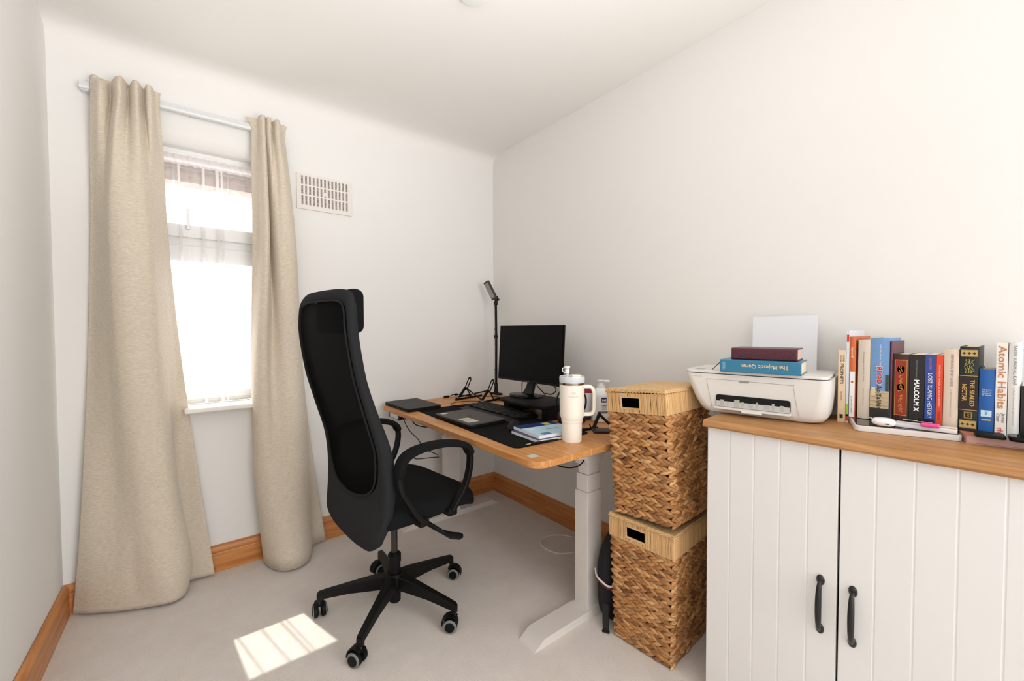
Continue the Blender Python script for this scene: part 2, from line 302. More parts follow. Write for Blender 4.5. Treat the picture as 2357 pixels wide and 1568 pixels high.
# ================================================================= WINDOW DRESSING
def curtain(name, label, levels, nz=60):
    """levels [(z, [(x,y)..same count])] descending z"""
    lv = levels[::-1]; n = len(lv[0][1]); cols = []
    for i in range(n): cols.append(cr([(p[i][0], p[i][1], z) for z, p in lv], 8))
    rows = []
    for k in range(len(cols[0])): rows.append(cr([c[k] for c in cols], 5))
    m = MB(); m.grid(MT['curtain'], rows, thick=.003); return tag(obj(name, m, smooth=3), label, 'curtain')
L_top = [(-2.062, -.05), (-2.045, -.075), (-2.03, -.055), (-2.00, -.05), (-1.992, -.07), (-1.975, -.115), (-1.958, -.12), (-1.945, -.07), (-1.94, -.06), (-1.928, -.11), (-1.912, -.12), (-1.898, -.07), (-1.892, -.065), (-1.884, -.11), (-1.868, -.11), (-1.86, -.07), (-1.852, -.06), (-1.84, -.065)]
L_hem = [(-2.062, -.05), (-2.052, -.065), (-2.03, -.095), (-2.01, -.08), (-2.00, -.05), (-1.985, -.10), (-1.967, -.125), (-1.95, -.09), (-1.945, -.065), (-1.93, -.105), (-1.912, -.12), (-1.9, -.085), (-1.893, -.07), (-1.884, -.105), (-1.869, -.11), (-1.862, -.08), (-1.853, -.06), (-1.843, -.062)]
L_16 = [(-2.078, -.022), (-2.064, -.035), (-2.05, -.06), (-2.037, -.09), (-2.025, -.12), (-2.015, -.15), (-2.002, -.178), (-1.975, -.195), (-1.948, -.2), (-1.925, -.196), (-1.905, -.192), (-1.888, -.185), (-1.875, -.165), (-1.868, -.14), (-1.86, -.11), (-1.85, -.08), (-1.84, -.05), (-1.826, -.025)]
L_10 = [(-2.098, -.022), (-2.082, -.035), (-2.064, -.058), (-2.045, -.088), (-2.025, -.118), (-2.008, -.15), (-1.99, -.178), (-1.962, -.198), (-1.932, -.206), (-1.905, -.205), (-1.88, -.198), (-1.862, -.182), (-1.852, -.16), (-1.844, -.135), (-1.835, -.105), (-1.823, -.075), (-1.81, -.047), (-1.79, -.025)]
L_05 = [(-2.125, -.04), (-2.10, -.058), (-2.075, -.07), (-2.045, -.082), (-2.015, -.10), (-1.99, -.125), (-1.965, -.15), (-1.94, -.172), (-1.912, -.185), (-1.885, -.19), (-1.857, -.19), (-1.832, -.175), (-1.815, -.145), (-1.812, -.105), (-1.825, -.06), (-1.815, -.035), (-1.785, -.03), (-1.738, -.045)]
L_02 = [(-2.15, -.035), (-2.128, -.055), (-2.10, -.078), (-2.065, -.10), (-2.03, -.12), (-1.995, -.14), (-1.96, -.155), (-1.925, -.18), (-1.89, -.20), (-1.855, -.205), (-1.82, -.195), (-1.79, -.17), (-1.772, -.135), (-1.77, -.10), (-1.782, -.06), (-1.77, -.045), (-1.74, -.045), (-1.70, -.05)]
L_00 = [(-2.163, -.03), (-2.14, -.045), (-2.11, -.07), (-2.07, -.095), (-2.03, -.12), (-1.99, -.14), (-1.95, -.158), (-1.91, -.175), (-1.87, -.19), (-1.84, -.193), (-1.81, -.18), (-1.792, -.15), (-1.785, -.11), (-1.788, -.07), (-1.785, -.045), (-1.76, -.045), (-1.72, -.05), (-1.686, -.055)]
curtain('linen_curtain', 'beige curtain left of the window, wide, spreading on the carpet by the left wall',
        [(2.222, L_top), (2.19, L_hem), (2.13, [(x, y-.005) for x, y in L_hem]), (1.95, [((a[0]+b[0])/2, (a[1]+b[1])/2) for a, b in zip(L_hem, L_16)]), (1.6, L_16), (1.05, L_10), (.5, L_05), (.15, L_02), (.012, L_00)])
R_top = [(-1.522, -.05), (-1.505, -.055), (-1.487, -.055), (-1.472, -.06), (-1.47, -.10), (-1.46, -.12), (-1.449, -.11), (-1.446, -.07), (-1.438, -.105), (-1.425, -.115), (-1.418, -.075), (-1.412, -.065), (-1.40, -.105), (-1.388, -.11), (-1.378, -.075), (-1.37, -.065), (-1.358, -.065), (-1.345, -.055)]
R_hem = [(-1.497, -.045), (-1.49, -.05), (-1.48, -.055), (-1.47, -.065), (-1.466, -.10), (-1.456, -.12), (-1.447, -.105), (-1.444, -.07), (-1.437, -.10), (-1.426, -.11), (-1.418, -.085), (-1.408, -.075), (-1.398, -.10), (-1.386, -.105), (-1.376, -.085), (-1.368, -.07), (-1.36, -.06), (-1.352, -.055)]
R_16 = [(-1.502, -.045), (-1.49, -.055), (-1.478, -.075), (-1.472, -.11), (-1.465, -.145), (-1.452, -.155), (-1.441, -.13), (-1.436, -.07), (-1.428, -.06), (-1.418, -.10), (-1.405, -.125), (-1.39, -.135), (-1.373, -.14), (-1.355, -.138), (-1.338, -.13), (-1.322, -.11), (-1.316, -.08), (-1.318, -.05)]
R_10 = [(-1.515, -.045), (-1.512, -.07), (-1.508, -.105), (-1.498, -.14), (-1.482, -.155), (-1.465, -.15), (-1.448, -.125), (-1.43, -.115), (-1.412, -.13), (-1.393, -.15), (-1.373, -.158), (-1.353, -.16), (-1.335, -.155), (-1.318, -.14), (-1.305, -.115), (-1.298, -.085), (-1.297, -.06), (-1.293, -.045)]
R_05 = [(-1.515, -.045), (-1.518, -.08), (-1.513, -.115), (-1.50, -.145), (-1.482, -.165), (-1.462, -.178), (-1.44, -.183), (-1.418, -.187), (-1.395, -.19), (-1.372, -.192), (-1.35, -.19), (-1.328, -.182), (-1.308, -.165), (-1.292, -.14), (-1.282, -.11), (-1.276, -.075), (-1.262, -.05), (-1.245, -.04)]
R_00 = [(-1.478, -.04), (-1.482, -.08), (-1.476, -.125), (-1.463, -.165), (-1.445, -.20), (-1.422, -.225), (-1.40, -.238), (-1.378, -.243), (-1.355, -.24), (-1.333, -.23), (-1.312, -.212), (-1.294, -.185), (-1.28, -.15), (-1.27, -.11), (-1.262, -.075), (-1.245, -.05), (-1.215, -.04), (-1.182, -.038)]
curtain('linen_curtain', 'beige curtain right of the window, narrow, its hem bunched near the chair',
        [(2.222, R_top), (2.185, R_hem), (2.14, R_hem), (1.95, [((a[0]+b[0])/2, (a[1]+b[1])/2) for a, b in zip(R_hem, R_16)]), (1.6, R_16), (1.05, R_10), (.5, R_05), (.012, R_00)])
t = thing('curtain_track', 'white plastic curtain track on the wall above the window', 'curtain track', (-1.72, 0, 2.17))
m = MB(); m.box(MT['track'], (-.375, -.042, 0), (.375, -.020, .028), .003); m.box(MT['white'], (-.375, -.044, .003), (.375, -.040, .009), .001); m.box(MT['track'], (-.375, -.043, .019), (.375, -.040, .021)); obj('rail', m, t)
for x in (-.355, 0, .355):
    m = MB(); m.box(MT['clear'], (x-.015, -.03, .002), (x+.015, -.001, .024), .002); obj('wall_bracket', m, t)
m = MB(); m.box(MT['clear'], (-.372, -.035, -.006), (-.345, -.0005, .03), .003); m.tube(MT['darkmetal'], [(-.356, -.037, .012), (-.356, -.034, .012)], .004, 10); obj('end_stop', m, t)
# voile
t = thing('sheer_curtain', 'white sheer voile net hanging in the window recess', 'net curtain', (-1.73, .04, 2.0))
def sheerx(i, N, z):
    x = -.27+.54*i/N; a = .004*math.sin(i*1.9)+.003*math.sin(i*.7+1); return x+.002*math.sin(i*3.1), a
m = MB(); rows = []
for z, k in ((-.035, .7), (-.2, .9), (-.5, 1.), (-.9, 1), (-1.165, 1)):
    row = []
    for i in range(121):
        x, a = sheerx(i, 120, z); cl = sum(.012*math.exp(-((x-c)/.012)**2) for c in (-.045, .03, .085, .10))
        row.append((x, a*k-cl*math.sin(i*2.4), z))
    rows.append(row)
m.grid(MT['sheer'], rows); obj('voile', m, t, smooth=3)
m = MB(); rows = []
for z in (.004, -.012, -.03, -.042):
    rows.append([(-.27+.54*i/160, .003*math.sin(i*.8+z*40)+.002*math.sin(i*.47)-.004, z+.0008*math.sin(i*.6)) for i in range(161)])
m.grid(MT['sheer_head'], rows); obj('gathered_header', m, t, smooth=3)
m = MB(); m.tube(MT['white'], [(-.285, .010, -.014), (.285, .010, -.014)], .004, 8); obj('wire_rod', m, t)
for cx, wd in ((-.05, .010), (.035, .012), (.095, .014), (.115, .008)):     # overlapping pleats hanging together
    m = MB(); m.grid(MT['pleat'], [[(cx-wd/2+.004*math.sin(z*3+cx*40), -.012, z), (cx, -.018, z), (cx+wd/2+.004*math.sin(z*3+cx*40), -.012, z)] for z in (-.04, -.3, -.6, -.9, -1.172)]); obj('pleat', m, t, smooth=3)
# vent
t = thing('air_vent', 'cream plastic slotted air vent on the window wall', 'vent', (-1.149, 0, 1.926))
m = MB(); xs = [-.1425, -.121]; 
for i in range(13): xs += [xs[-1]+.0095, xs[-1]+.0095+.0095+.0003]
xs = xs[:-1]+[.1425]; zs = [-.094, -.071, -.023, -.015, .03, .038, .082, .094]
xs = sorted(xs)
for i in range(len(xs)-1):
    for j in range(len(zs)-1):
        hole = (i % 2 == 1) and (j % 2 == 1) and i < len(xs)-2
        if not hole: m.box(MT['vent'], (xs[i], -.010, zs[j]), (xs[i+1], 0, zs[j+1]))
m.box(MT['vent'], (-.012, -.0105, -.008), (.006, -.009, .012)); obj('faceplate', m, t)
m = MB(); m.box(MT['ventdark'], (-.135, -.005, -.085), (.135, -.0005, .088)); obj('fly_screen', m, t)
m = MB(); m.lathe(MT['white'], [(0, 0), (.055, 0), (.058, -.006), (.055, -.014), (.03, -.018), (0, -.018)]); tag(obj('ceiling_rose', m, loc=(-.915, -1.165, 2.42)), 'small round white ceiling rose at the top edge of the picture', 'ceiling rose')

# ================================================================= OFFICE CHAIR
ch = thing('office_chair', 'black high-back mesh office chair on five casters facing the desk', 'office chair', (-1.10, -.811, 0), math.radians(7.3))
rearu = [(.33, -.150), (.39, -.180), (.44, -.19), (.50, -.175), (.60, -.166), (.68, -.170), (.75, -.178), (.88, -.218), (1.0, -.252), (1.10, -.270), (1.18, -.280), (1.27, -.277), (1.32, -.268)]
def halfw(z):
    return lerpt([(.335, .03), (.345, .085), (.36, .13), (.385, .175), (.42, .208), (.46, .232), (.51, .246), (.6, .252), (.7, .25), (1.0, .245), (1.2, .24), (1.27, .232), (1.295, .215), (1.31, .19), (1.318, .15)], z)
def uback(z, f):   # f = |v|/half width : edges wrap forward
    return lerpt(rearu, z)+.035*0 - .012*(1-f*f) + (.0 if z > .5 else 0)
def back_shape(z, f, off=0, narrow=0):
    return V((uback(z, abs(f))+off, f*(halfw(z)-narrow), z))
# padded rim + lower shell: closed skin with an opening for the mesh
inner = lambda z: halfw(z)-.045
def rim(zs_, f0, f1, th):
    rows = []
    for z in zs_:
        hw = halfw(z); a = f0(z); b = f1(z)
        rows.append((a, b, hw, z))
    return rows
zin0, zin1 = .565, 1.268
def ring_pts(inset, n=72):
    """outline of the back (v,z) inset from the outside"""
    zlo, zhi = .335, 1.318; pts = []
    lev = [zlo, .34, .35, .37, .40, .44, .5, .58, .68, .8, .92, 1.04, 1.14, 1.2, 1.25, 1.28, 1.298, 1.31, 1.318]
    right = [(halfw(z), z) for z in lev]; return right
out_r = [(halfw(z), z) for z in (.335, .342, .352, .37, .395, .43, .48, .54, .6, .68, .76, .84, .92, 1.0, 1.08, 1.15, 1.21, 1.255, 1.28, 1.297, 1.309, 1.318)]
in_r = [(.02, .555), (.05, .557), (.085, .562), (.12, .572), (.15, .588), (.175, .61), (.19, .64), (.198, .67), (.203, .70), (.208, .75), (.212, .81), (.214, .87), (.215, .94), (.215, 1.01), (.214, 1.08), (.213, 1.14), (.211, 1.19), (.206, 1.23), (.196, 1.256), (.178, 1.27), (.14, 1.278), (.08, 1.281)]
OUT = [(0, .340), (.045, .343)]+out_r[2:]+[(.09, 1.3205), (0, 1.3215)]; INN = [(0, .553)]+in_r[1:]+[(.035, 1.283), (0, 1.284)]
m = MB()
for s in (1, -1):
    rows = []
    for (ov, oz), (iv, iz) in zip(OUT, INN):
        def sp(t, off=0):
            v, z = ov+(iv-ov)*t, oz+(iz-oz)*t; return V((uback(z, min(1, v/.25))-off, s*v, z))
        kf = max(0, min(1, (.95-oz)/.3)); o = sp(0); i = sp(1)
        r_ = o+V((.008, s*.003*(ov > .05), 0)); fo = o+V((.018+.016*kf, -s*.003*(ov > .05), 0)); fi = i+V((.016+.01*kf, 0, 0)); fm = sp(.5, -.030-.02*kf)
        rows.append([i, sp(.75, .004), sp(.5, .006), sp(.25, .006), sp(.1, .003), o, r_, fo, fm, fi])
    cols = [cr([r[j] for r in rows], 2) for j in range(10)]; m.grid(MT['fabric'], [[c[k] for c in cols] for k in range(len(cols[0]))], close=True)
obj('backrest_frame', m, ch, smooth=1.0)
# light seam piping around the opening
m = MB(); pts = [V((uback(z, v/max(halfw(z), .01))-.008, v, z)) for v, z in in_r]; lp = cr([V((p.x, -p.y, p.z)) for p in pts[::-1]]+pts, 3, True)
m.tube(MT['fabric'], lp+[lp[0]], .0035, 6); obj('piping', m, ch)
m = MB(); rows = []
for k in range(41):
    z = .553+(1.277-.553)*k/40; vi = lerpt(sorted([(zz, vv) for vv, zz in in_r]), z)+.006
    rows.append([V((uback(z, abs(f)*vi/max(halfw(z), .01))-.002+.012*(1-f*f)*math.sin(PI*min(1, max(0, (z-.55)/.7))), f*vi, z)) for f in [i/10-1 for i in range(21)]])
m.grid(MT['mesh'], rows, thick=.0015); obj('mesh_panel', m, ch, smooth=3)
m = MB(); m.box(MT['fabric_dark'], (-.250, -.16, 1.165), (-.188, .16, 1.324), .028, 5); obj('headrest', m, ch)
m = MB(); m.tube(MT['blackp'], [(-.235, -.13, 1.17), (-.235, .13, 1.17)], .004); obj('headrest_strap', m, ch)
# seat
m = MB(); t = bmesh.new()
def seatrow(u):
    f = (u+.17)/.45; hw = .20+.06*math.sin(PI*min(1, .25+.6*f)); drop = .05*max(0, f-.72)**2/.08
    pr = [(-1, -.05), (-1.02, -.02), (-.98, .012), (-.85, .03), (-.5, .034), (0, .030), (.5, .034), (.85, .03), (.98, .012), (1.02, -.02), (1, -.05), (.5, -.055), (-.5, -.055)]
    return [V((u, a*hw, .505+b-drop)) for a, b in pr]
rows = [seatrow(u) for u in (-.165, -.16, -.13, -.08, -.02, .04, .10, .16, .21, .245, .262)]
rows = [[(p-V((p.x, 0, .49))) * .9+V((p.x, 0, .49)) for p in rows[0]]]+rows[1:-1]+[[(p-V((p.x, 0, .475)))*.86+V((p.x, 0, .475)) for p in rows[-1]]]
m.grid(MT['fabric_dark'], rows, close=True); m.bm.faces.new([v for v in m.bm.verts[:13]]) if False else None
bmv = m.bm.verts; bmv.ensure_lookup_table(); m.bm.faces.new([bmv[i] for i in range(13)]); m.bm.faces.new([bmv[len(bmv)-13+i] for i in range(13)]); bmesh.ops.recalc_face_normals(m.bm, faces=m.bm.faces)
obj('seat', m, ch, sub=2, smooth=3)
m = MB(); m.box(MT['blackp'], (-.13, -.20, .445), (.2, .20, .462), .006); m.box(MT['blackp'], (-.09, -.07, .395), (.12, .07, .45), .015, 3); obj('seat_pan', m, ch)
armp = [(-.03, .47), (-.06, .50), (-.10, .56), (-.128, .61), (-.136, .655), (-.130, .695), (-.112, .722), (-.075, .738), (-.02, .744), (.04, .743), (.10, .734), (.145, .72), (.172, .70), (.184, .672), (.182, .63), (.168, .58), (.146, .54), (.118, .505), (.09, .475)]
for s in (-1, 1):
    path = [V(p) for p in cr([(u, s*.278, z) for u, z in armp], 3)]
    m = MB(); m.tube(MT['blackp'], path, 1, 12, flat=(.030, .020, (0, 1, 0)))
    for u in (-.035, .095): m.box(MT['blackp'], (u-.02, s*.20 if s > 0 else -.285, .455), (u+.02, .285 if s > 0 else s*.20, .485), .006); m.tube(MT['darkmetal'], [(u, s*.284, .478), (u, s*.288, .478)], .006, 10)
    a = obj('armrest', m, ch); top = [V(p) for p in cr([(u, s*.278, z+.004) for u, z in armp[4:14]], 3)]
    m = MB(); m.tube(MT['fabric_dark'], top, [.7]+[1]*(len(top)-2)+[.7], 12, flat=(.050, .026, (0, 1, 0))); obj('arm_pad', m, a)
m = MB(); m.tube(MT['darkmetal'], [(0, 0, .22), (0, 0, .42)], .0135, 20); obj('gas_lift', m, ch)
m = MB(); m.lathe(MT['blackp'], [(0, .035), (.02, .035), (.024, .04), (.024, .20), (.027, .205), (.027, .235), (.018, .245), (.0, .245)]); obj('column_sleeve', m, ch)
m = MB(); m.tube(MT['blackp'], [(.0, -.06, .415), (.02, -.13, .42), (.05, -.165, .405), (.085, -.20, .375), (.10, -.215, .363)], [.008, .010, .010, .009, .007], 8); m.tube(MT['blackp'], [(.09, -.205, .37), (.12, -.235, .352), (.147, -.256, .347), (.158, -.264, .347)], [.6, 1, 1.05, .5], 8, flat=(.028, .010, (1, 0, .3))); obj('height_lever', m, ch)
m = MB(); m.lathe(MT['blackp'], [(0, .10), (.036, .10), (.042, .12), (.042, .15), (.034, .16), (0, .16)]); obj('base_hub', m, ch)
for k in range(5):
    a = math.radians(8.5+72*k-7.3); R = M4.Rotation(a, 4, 'Z')
    m = MB(); n = 6
    sec = [(.03, .022, .155, .10), (.08, .019, .150, .098), (.18, .015, .132, .095), (.27, .013, .115, .085), (.30, .012, .108, .082), (.306, .010, .104, .085)]
    rows = [[V((r, hw*.75, z1)), V((r, hw, z1-.006)), V((r, hw, z0)), V((r, -hw, z0)), V((r, -hw, z1-.006)), V((r, -hw*.75, z1))] for r, hw, z1, z0 in sec]
    m.grid(MT['blackp'], rows, close=True, xf=R); m.box(MT['blackp'], (.288, -.012, .07), (.306, .012, .1), .003, xf=R)
    sp = obj('base_spoke', m, ch)
    cs = bpy.data.objects.new('x', None); bpy.data.objects.remove(cs)
    rr = random.Random(k); ca = [2.3, -1.2, 1.9, 1.35, .4][k]
    Rc = M4.Translation(R @ V((.297, 0, 0))) @ M4.Rotation(a+ca, 4, 'Z') @ M4.Translation((-.014, 0, 0))
    m = MB()
    for s in (-1, 1):
        X = Rc @ M4.Translation((0, s*.017, .0275)) @ M4.Rotation(-s*PI/2, 4, 'X')
        m.lathe(MT['blackp'], [(0, -.012), (.022, -.012), (.0275, -.008), (.0275, .003), (.0255, .006)], 28, xf=X)
        m.lathe(MT['caster'], [(.0, .0055), (.0265, .0055), (.0245, .0085), (.0195, .0095), (0, .0095)], 28, xf=X)
        m.lathe(MT['blackp'], [(0, .008), (.019, .008), (.0185, .0115), (0, .012)], 24, xf=X)
    pts = []
    m.tube(MT['blackp'], [Rc @ V((-.034*math.cos(b), 0, .028+.034*math.sin(b))) for b in [PI*i/9-.1 for i in range(8)]], 1, 8, flat=(.036, .006, Rc.to_3x3() @ V((0, 1, 0))))
    m.tube(MT['darkmetal'], [Rc @ V((.014, 0, .05)), Rc @ V((.014, 0, .085))], .006, 8)
    obj('caster', m, sp)

# ================================================================= STANDING DESK
DZ = .728
dk = thing('standing_desk', 'oak-look standing desk with white metal legs in the far corner', 'desk', (-.46, -.74, 0))
def rr_poly(x0, y0, x1, y1, r, n=6):
    P = []
    for cx, cy, a0 in ((x1-r, y1-r, 0), (x0+r, y1-r, PI/2), (x0+r, y0+r, PI), (x1-r, y0+r, 3*PI/2)):
        P += [(cx+r*math.cos(a0+PI/2*i/n), cy+r*math.sin(a0+PI/2*i/n)) for i in range(n+1)]
    return P
m = MB(); m.prism(MT['desk'], rr_poly(-.40, -.703, .40, .703, .055, 10), DZ-.025, DZ, bev=.003); obj('desktop', m, dk)
def loc2(x, y): return x+.46, y+.74
for (y0, y1) in ((-1.352, -1.282), (-.205, -.135)):
    x0, yy0 = loc2(-.505, y0); x1, yy1 = loc2(-.415, y1)
    m = MB(); m.box(MT['deskframe'], (x0, yy0, .028), (x1, yy1, .51), .003); m.box(MT['deskframe'], (x0+.005, yy0+.004, .51), (x1-.005, yy1-.004, .581), .003); m.box(MT['deskframe'], (x0+.01, yy0+.008, .581), (x1-.01, yy1-.008, .68), .003)
    lg = obj('leg', m, dk)
    m = MB(); c = (yy0+yy1)/2; w2 = .045
    m.prism(MT['deskframe'], [(-.34, 0), (-.335, .004), (-.29, .031), (.29, .031), (.335, .004), (.34, 0)], c-w2, c+w2, xf=M4(((1, 0, 0, 0), (0, 0, 1, 0), (0, 1, 0, 0), (0, 0, 0, 1)))); obj('foot', m, lg)
    m = MB(); m.prism(MT['deskframe'], [(-.30, .703), (-.30, .685), (-.06, .655), (-.04, .62), (.04, .62), (.06, .655), (.30, .685), (.30, .703)], yy0-.0+.002, yy1-.002, xf=M4(((1, 0, 0, 0), (0, 0, 1, 0), (0, 1, 0, 0), (0, 0, 0, 1)))); obj('side_bracket', m, lg)
m = MB(); m.box(MT['deskframe'], (-.05, -.54, .66), (.05, .53, .70), .004); obj('crossbeam', m, dk)
m = MB(); m.box(MT['blackm'], (-.389, .60, .676), (-.35, .46, .702), .004); m.box(MT['chrome'], (-.391, .585, .674), (-.388, .475, .7), .001)
for i in range(5): m.box(MT['white'], (-.3918, .572-i*.022, .684), (-.3912, .566-i*.022, .692))
obj('height_controller', m, dk, rot=(0, 0, 0))
m = MB(); m.box(MT['label'], (-.372, -.645, DZ), (-.335, -.612, DZ+.0004)); obj('desk_sticker', m, dk)   # barcode label without its code
m = MB(); m.tube(MT['blackp'], cr([(-.37, .455, .69), (-.36, .40, .63), (-.33, .33, .575), (-.33, .32, .53), (-.345, .34, .50), (-.355, .345, .485), (-.34, .33, .48), (-.29, .29, .487), (-.25, .26, .49)], 6), .0022, 6)
m.tube(MT['blackp'], cr([(-.33, .32, .53), (-.30, .30, .525), (-.25, .27, .50)], 6), .0022, 6); obj('controller_cable', m, dk)
m = MB(); m.tube(MT['blackp'], cr([(-.36, .38, .70), (-.345, .34, .665), (-.30, .28, .655), (-.24, .22, .66), (-.2, .15, .69)], 6), .003, 6); obj('cable', m, dk)
m = MB(); m.tube(MT['blackp'], cr([(-.26, -.6, .70), (-.2, -.6, .655), (-.12, -.6, .63), (-.06, -.6, .64), (-.03, -.6, .70)], 6), .0028, 6); obj('cable', m, dk)

# ---- on the desk
def flat_thing(*a): pass
m = MB(); m.prism(MT['mat_'], rr_poly(0, -.40, .93, 0, .03, 6), 0, .003, bev=.0008)
tag(obj('desk_mat', m, loc=(-.771+.0, -.338, DZ), rot=(0, 0, -1.6105)), 'large black desk mat under the keyboard and grey laptop', 'desk mat')
bpy.data.objects['desk_mat'].scale = (1, -1, 1)
DM = DZ+.003
def laptop(name, label, x, y, yw, w, d, z, lidmat, stick):
    """origin at the front-left corner seen from the room; local +x runs toward the camera, +y into the desk"""
    t = thing(name, label, 'laptop', (x, y, z), (0, 0, yw))
    m = MB(); m.prism(MT['blackp'], rr_poly(0, 0, w, d, .012, 5), .001, .011, bev=.002); obj('base', m, t)
    m = MB(); m.prism(lidmat, rr_poly(0, 0, w, d, .012, 5), .0125, .019, bev=.0012)
    a = .018; cx, cy = w/2, d/2
    m.lathe(MT['alu'] if lidmat != MT['alu'] else MT['lap'], [(.013, 0), (.0145, 0), (.0145, .0002), (.013, .0002)], 28, xf=M4.Translation((cx, cy, .019))) if stick else m.box(MT['alu'], (cx-.012, cy-.006, .019), (cx+.012, cy+.006, .0192))
    obj('lid', m, t)
    m = MB(); m.tube(MT['blackp'], [(w*.15, d-.004, .0105), (w*.85, d-.004, .0105)], .0045, 8); obj('hinge', m, t)
    if stick:
        m = MB(); m.box(MT['label'], (w*.58, .02, .019), (w*.88, .075, .0194)); 
        for i in range(4): m.box(C((120, 120, 110)), (w*.61, .03+i*.01, .0194), (w*.78, .033+i*.01, .0196))
        obj('asset_sticker', m, t); m = MB(); m.box(MT['label'], (.012, .02, .019), (.045, .05, .0193)); obj('spec_sticker', m, t)
    return t
laptop('laptop', 'closed black laptop at the window end of the desk', -.842, -.052, -1.5429, .313, .208, DZ, MT['lap'], False)
laptop('laptop', 'closed dark grey laptop with a white sticker lying on the desk mat', -.782, -.575, -1.5556, .325, .205, DM, MT['alu'], True)
# keyboard
kb = thing('keyboard', 'black wired keyboard with a palm rest on the desk mat', 'keyboard', (-.565, -.452, DM), (0, 0, -1.57))
m = MB(); m.prism(MT['blackp'], [(0, 0), (.0, .004), (.045, .011), (.175, .021), (.18, .017), (.18, 0)], 0, .465, xf=M4(((0, 0, 1, 0), (1, 0, 0, 0), (0, 1, 0, 0), (0, 0, 0, 1)))); obj('body', m, kb)
ks = MB()
for r in range(6):
    y = .052+r*.0200; z = .0125+(y-.045)/.13*.010
    xx = .012
    for k in range(22):
        if k in (15, 18+1): xx += .005
        wk = .0185
        if r == 0 and 4 <= k <= 9:
            if k == 4: ks.box(MT['keyc'], (xx, y, z), (xx+.0195*6-.002, y+.0175, z+.0055), .0018, 1)
            xx += .0195; continue
        ks.box(MT['keyc'], (xx, y, z), (xx+wk-.001, y+.0175, z+.0055), .0018, 1); xx += .0198
obj('keycaps', ks, kb)
m = MB(); m.tube(MT['blackp'], cr([(-.0, .15, .01), (-.03, .12, .006), (-.05, .06, .004), (-.09, .02, .004)], 5), .002, 6); obj('keyboard_cable', m, kb)
# mouse
ms = thing('mouse', 'black computer mouse on the desk mat beside the notebooks', 'mouse', (-.615, -1.02, DM), (0, 0, .55))
t = bmesh.new(); bmesh.ops.create_uvsphere(t, u_segments=28, v_segments=16, radius=1)
for v in t.verts:
    x, y, z = v.co; v.co = V((x*.055, y*.031*(1-.12*x), max(0, .004+(z*.033 if z > 0 else z*.004))*(1-.25*x*x)))
m = MB(); m.merge(t, MT['blackp']); obj('shell', m, ms)
m = MB(); m.lathe(MT['keyc'], [(0, -.003), (.008, -.003), (.0085, 0), (.008, .003), (0, .003)], 16, xf=M4.Translation((.032, 0, .024)) @ M4.Rotation(PI/2, 4, 'X')); obj('scroll_wheel', m, ms)
# monitor riser + monitor
rs = thing('monitor_riser', 'low black riser shelf under the monitor', 'monitor stand', (-.425, -.632, DZ), (0, 0, -1.5708-.01))
m = MB(); P = [(0, .012), (.03, 0)]+[(.03+.32*i/8, -.018*math.sin(PI*i/8)) for i in range(1, 8)]+[(.35, 0), (.375, .012), (.38, .25), (0, .25)]
m.prism(MT['blackp'], P, .058, .076, bev=.004); obj('shelf', m, rs)
for x0, x1 in ((.01, .06), (.325, .37)): m = MB(); m.box(MT['blackp'], (x0, .03, 0), (x1, .23, .058), .004); obj('leg', m, rs)
mo = thing('monitor', 'black flat monitor with a dark screen on the black riser', 'monitor', (-.262, -.695, DZ+.0765), (0, 0, -1.5424))
m = MB(); X = M4.Translation((0, 0, .236)) @ M4.Rotation(-.06, 4, 'X')
m.box(MT['blackg'], (-.267, .004, -.1615), (.267, .014, .1615), .003, 2, xf=X); m.box(MT['blackp'], (-.17, .013, -.12), (.17, .045, .1), .02, 3, xf=X); m.text(C((150, 150, 150)), 'SAMSUNG', .005, X @ V((0.0, .0035, -.1565)), X.to_3x3() @ V((1, 0, 0)), X.to_3x3() @ V((0, 0, 1)), w=.034); obj('housing', m, mo)
m = MB(); m.box(MT['screen'], (-.260, .002, -.149), (.260, .0045, .1545), xf=X); obj('screen', m, mo)
m = MB(); m.grid(MT['blackg'], [[(-a, .03+b, z), (a, .03+b, z), (a, .05+b, z), (-a, .05+b, z)] for z, a, b in ((.008, .04, -.045), (.02, .034, -.035), (.04, .028, -.022), (.07, .024, -.012), (.14, .024, -.002))], close=True); obj('neck', m, mo)
m = MB(); m.lathe(MT['blackg'], [(0, 0), (.105, 0), (.108, .004), (.10, .009), (.03, .014), (0, .014)], 48, xf=M4.Translation((0, -.02, 0)) @ M4.Diagonal((1.05, .72, 1, 1))); obj('foot', m, mo)
m = MB()
m.tube(MT['blackp'], cr([(-.09, .05, .11), (-.13, .07, .05), (-.19, .12, -.02), (-.24, .14, -.07)], 6), .003, 6); m.tube(MT['blackp'], cr([(-.02, .05, .10), (.0, .08, .04), (.02, .11, .0), (.02, .14, -.06)], 6), .003, 6); m.tube(MT['blackp'], cr([(.1, .05, .10), (.17, .05, .05), (.12, .07, .015), (.05, .09, .008)], 6), .003, 6); obj('monitor_cables', m, mo)
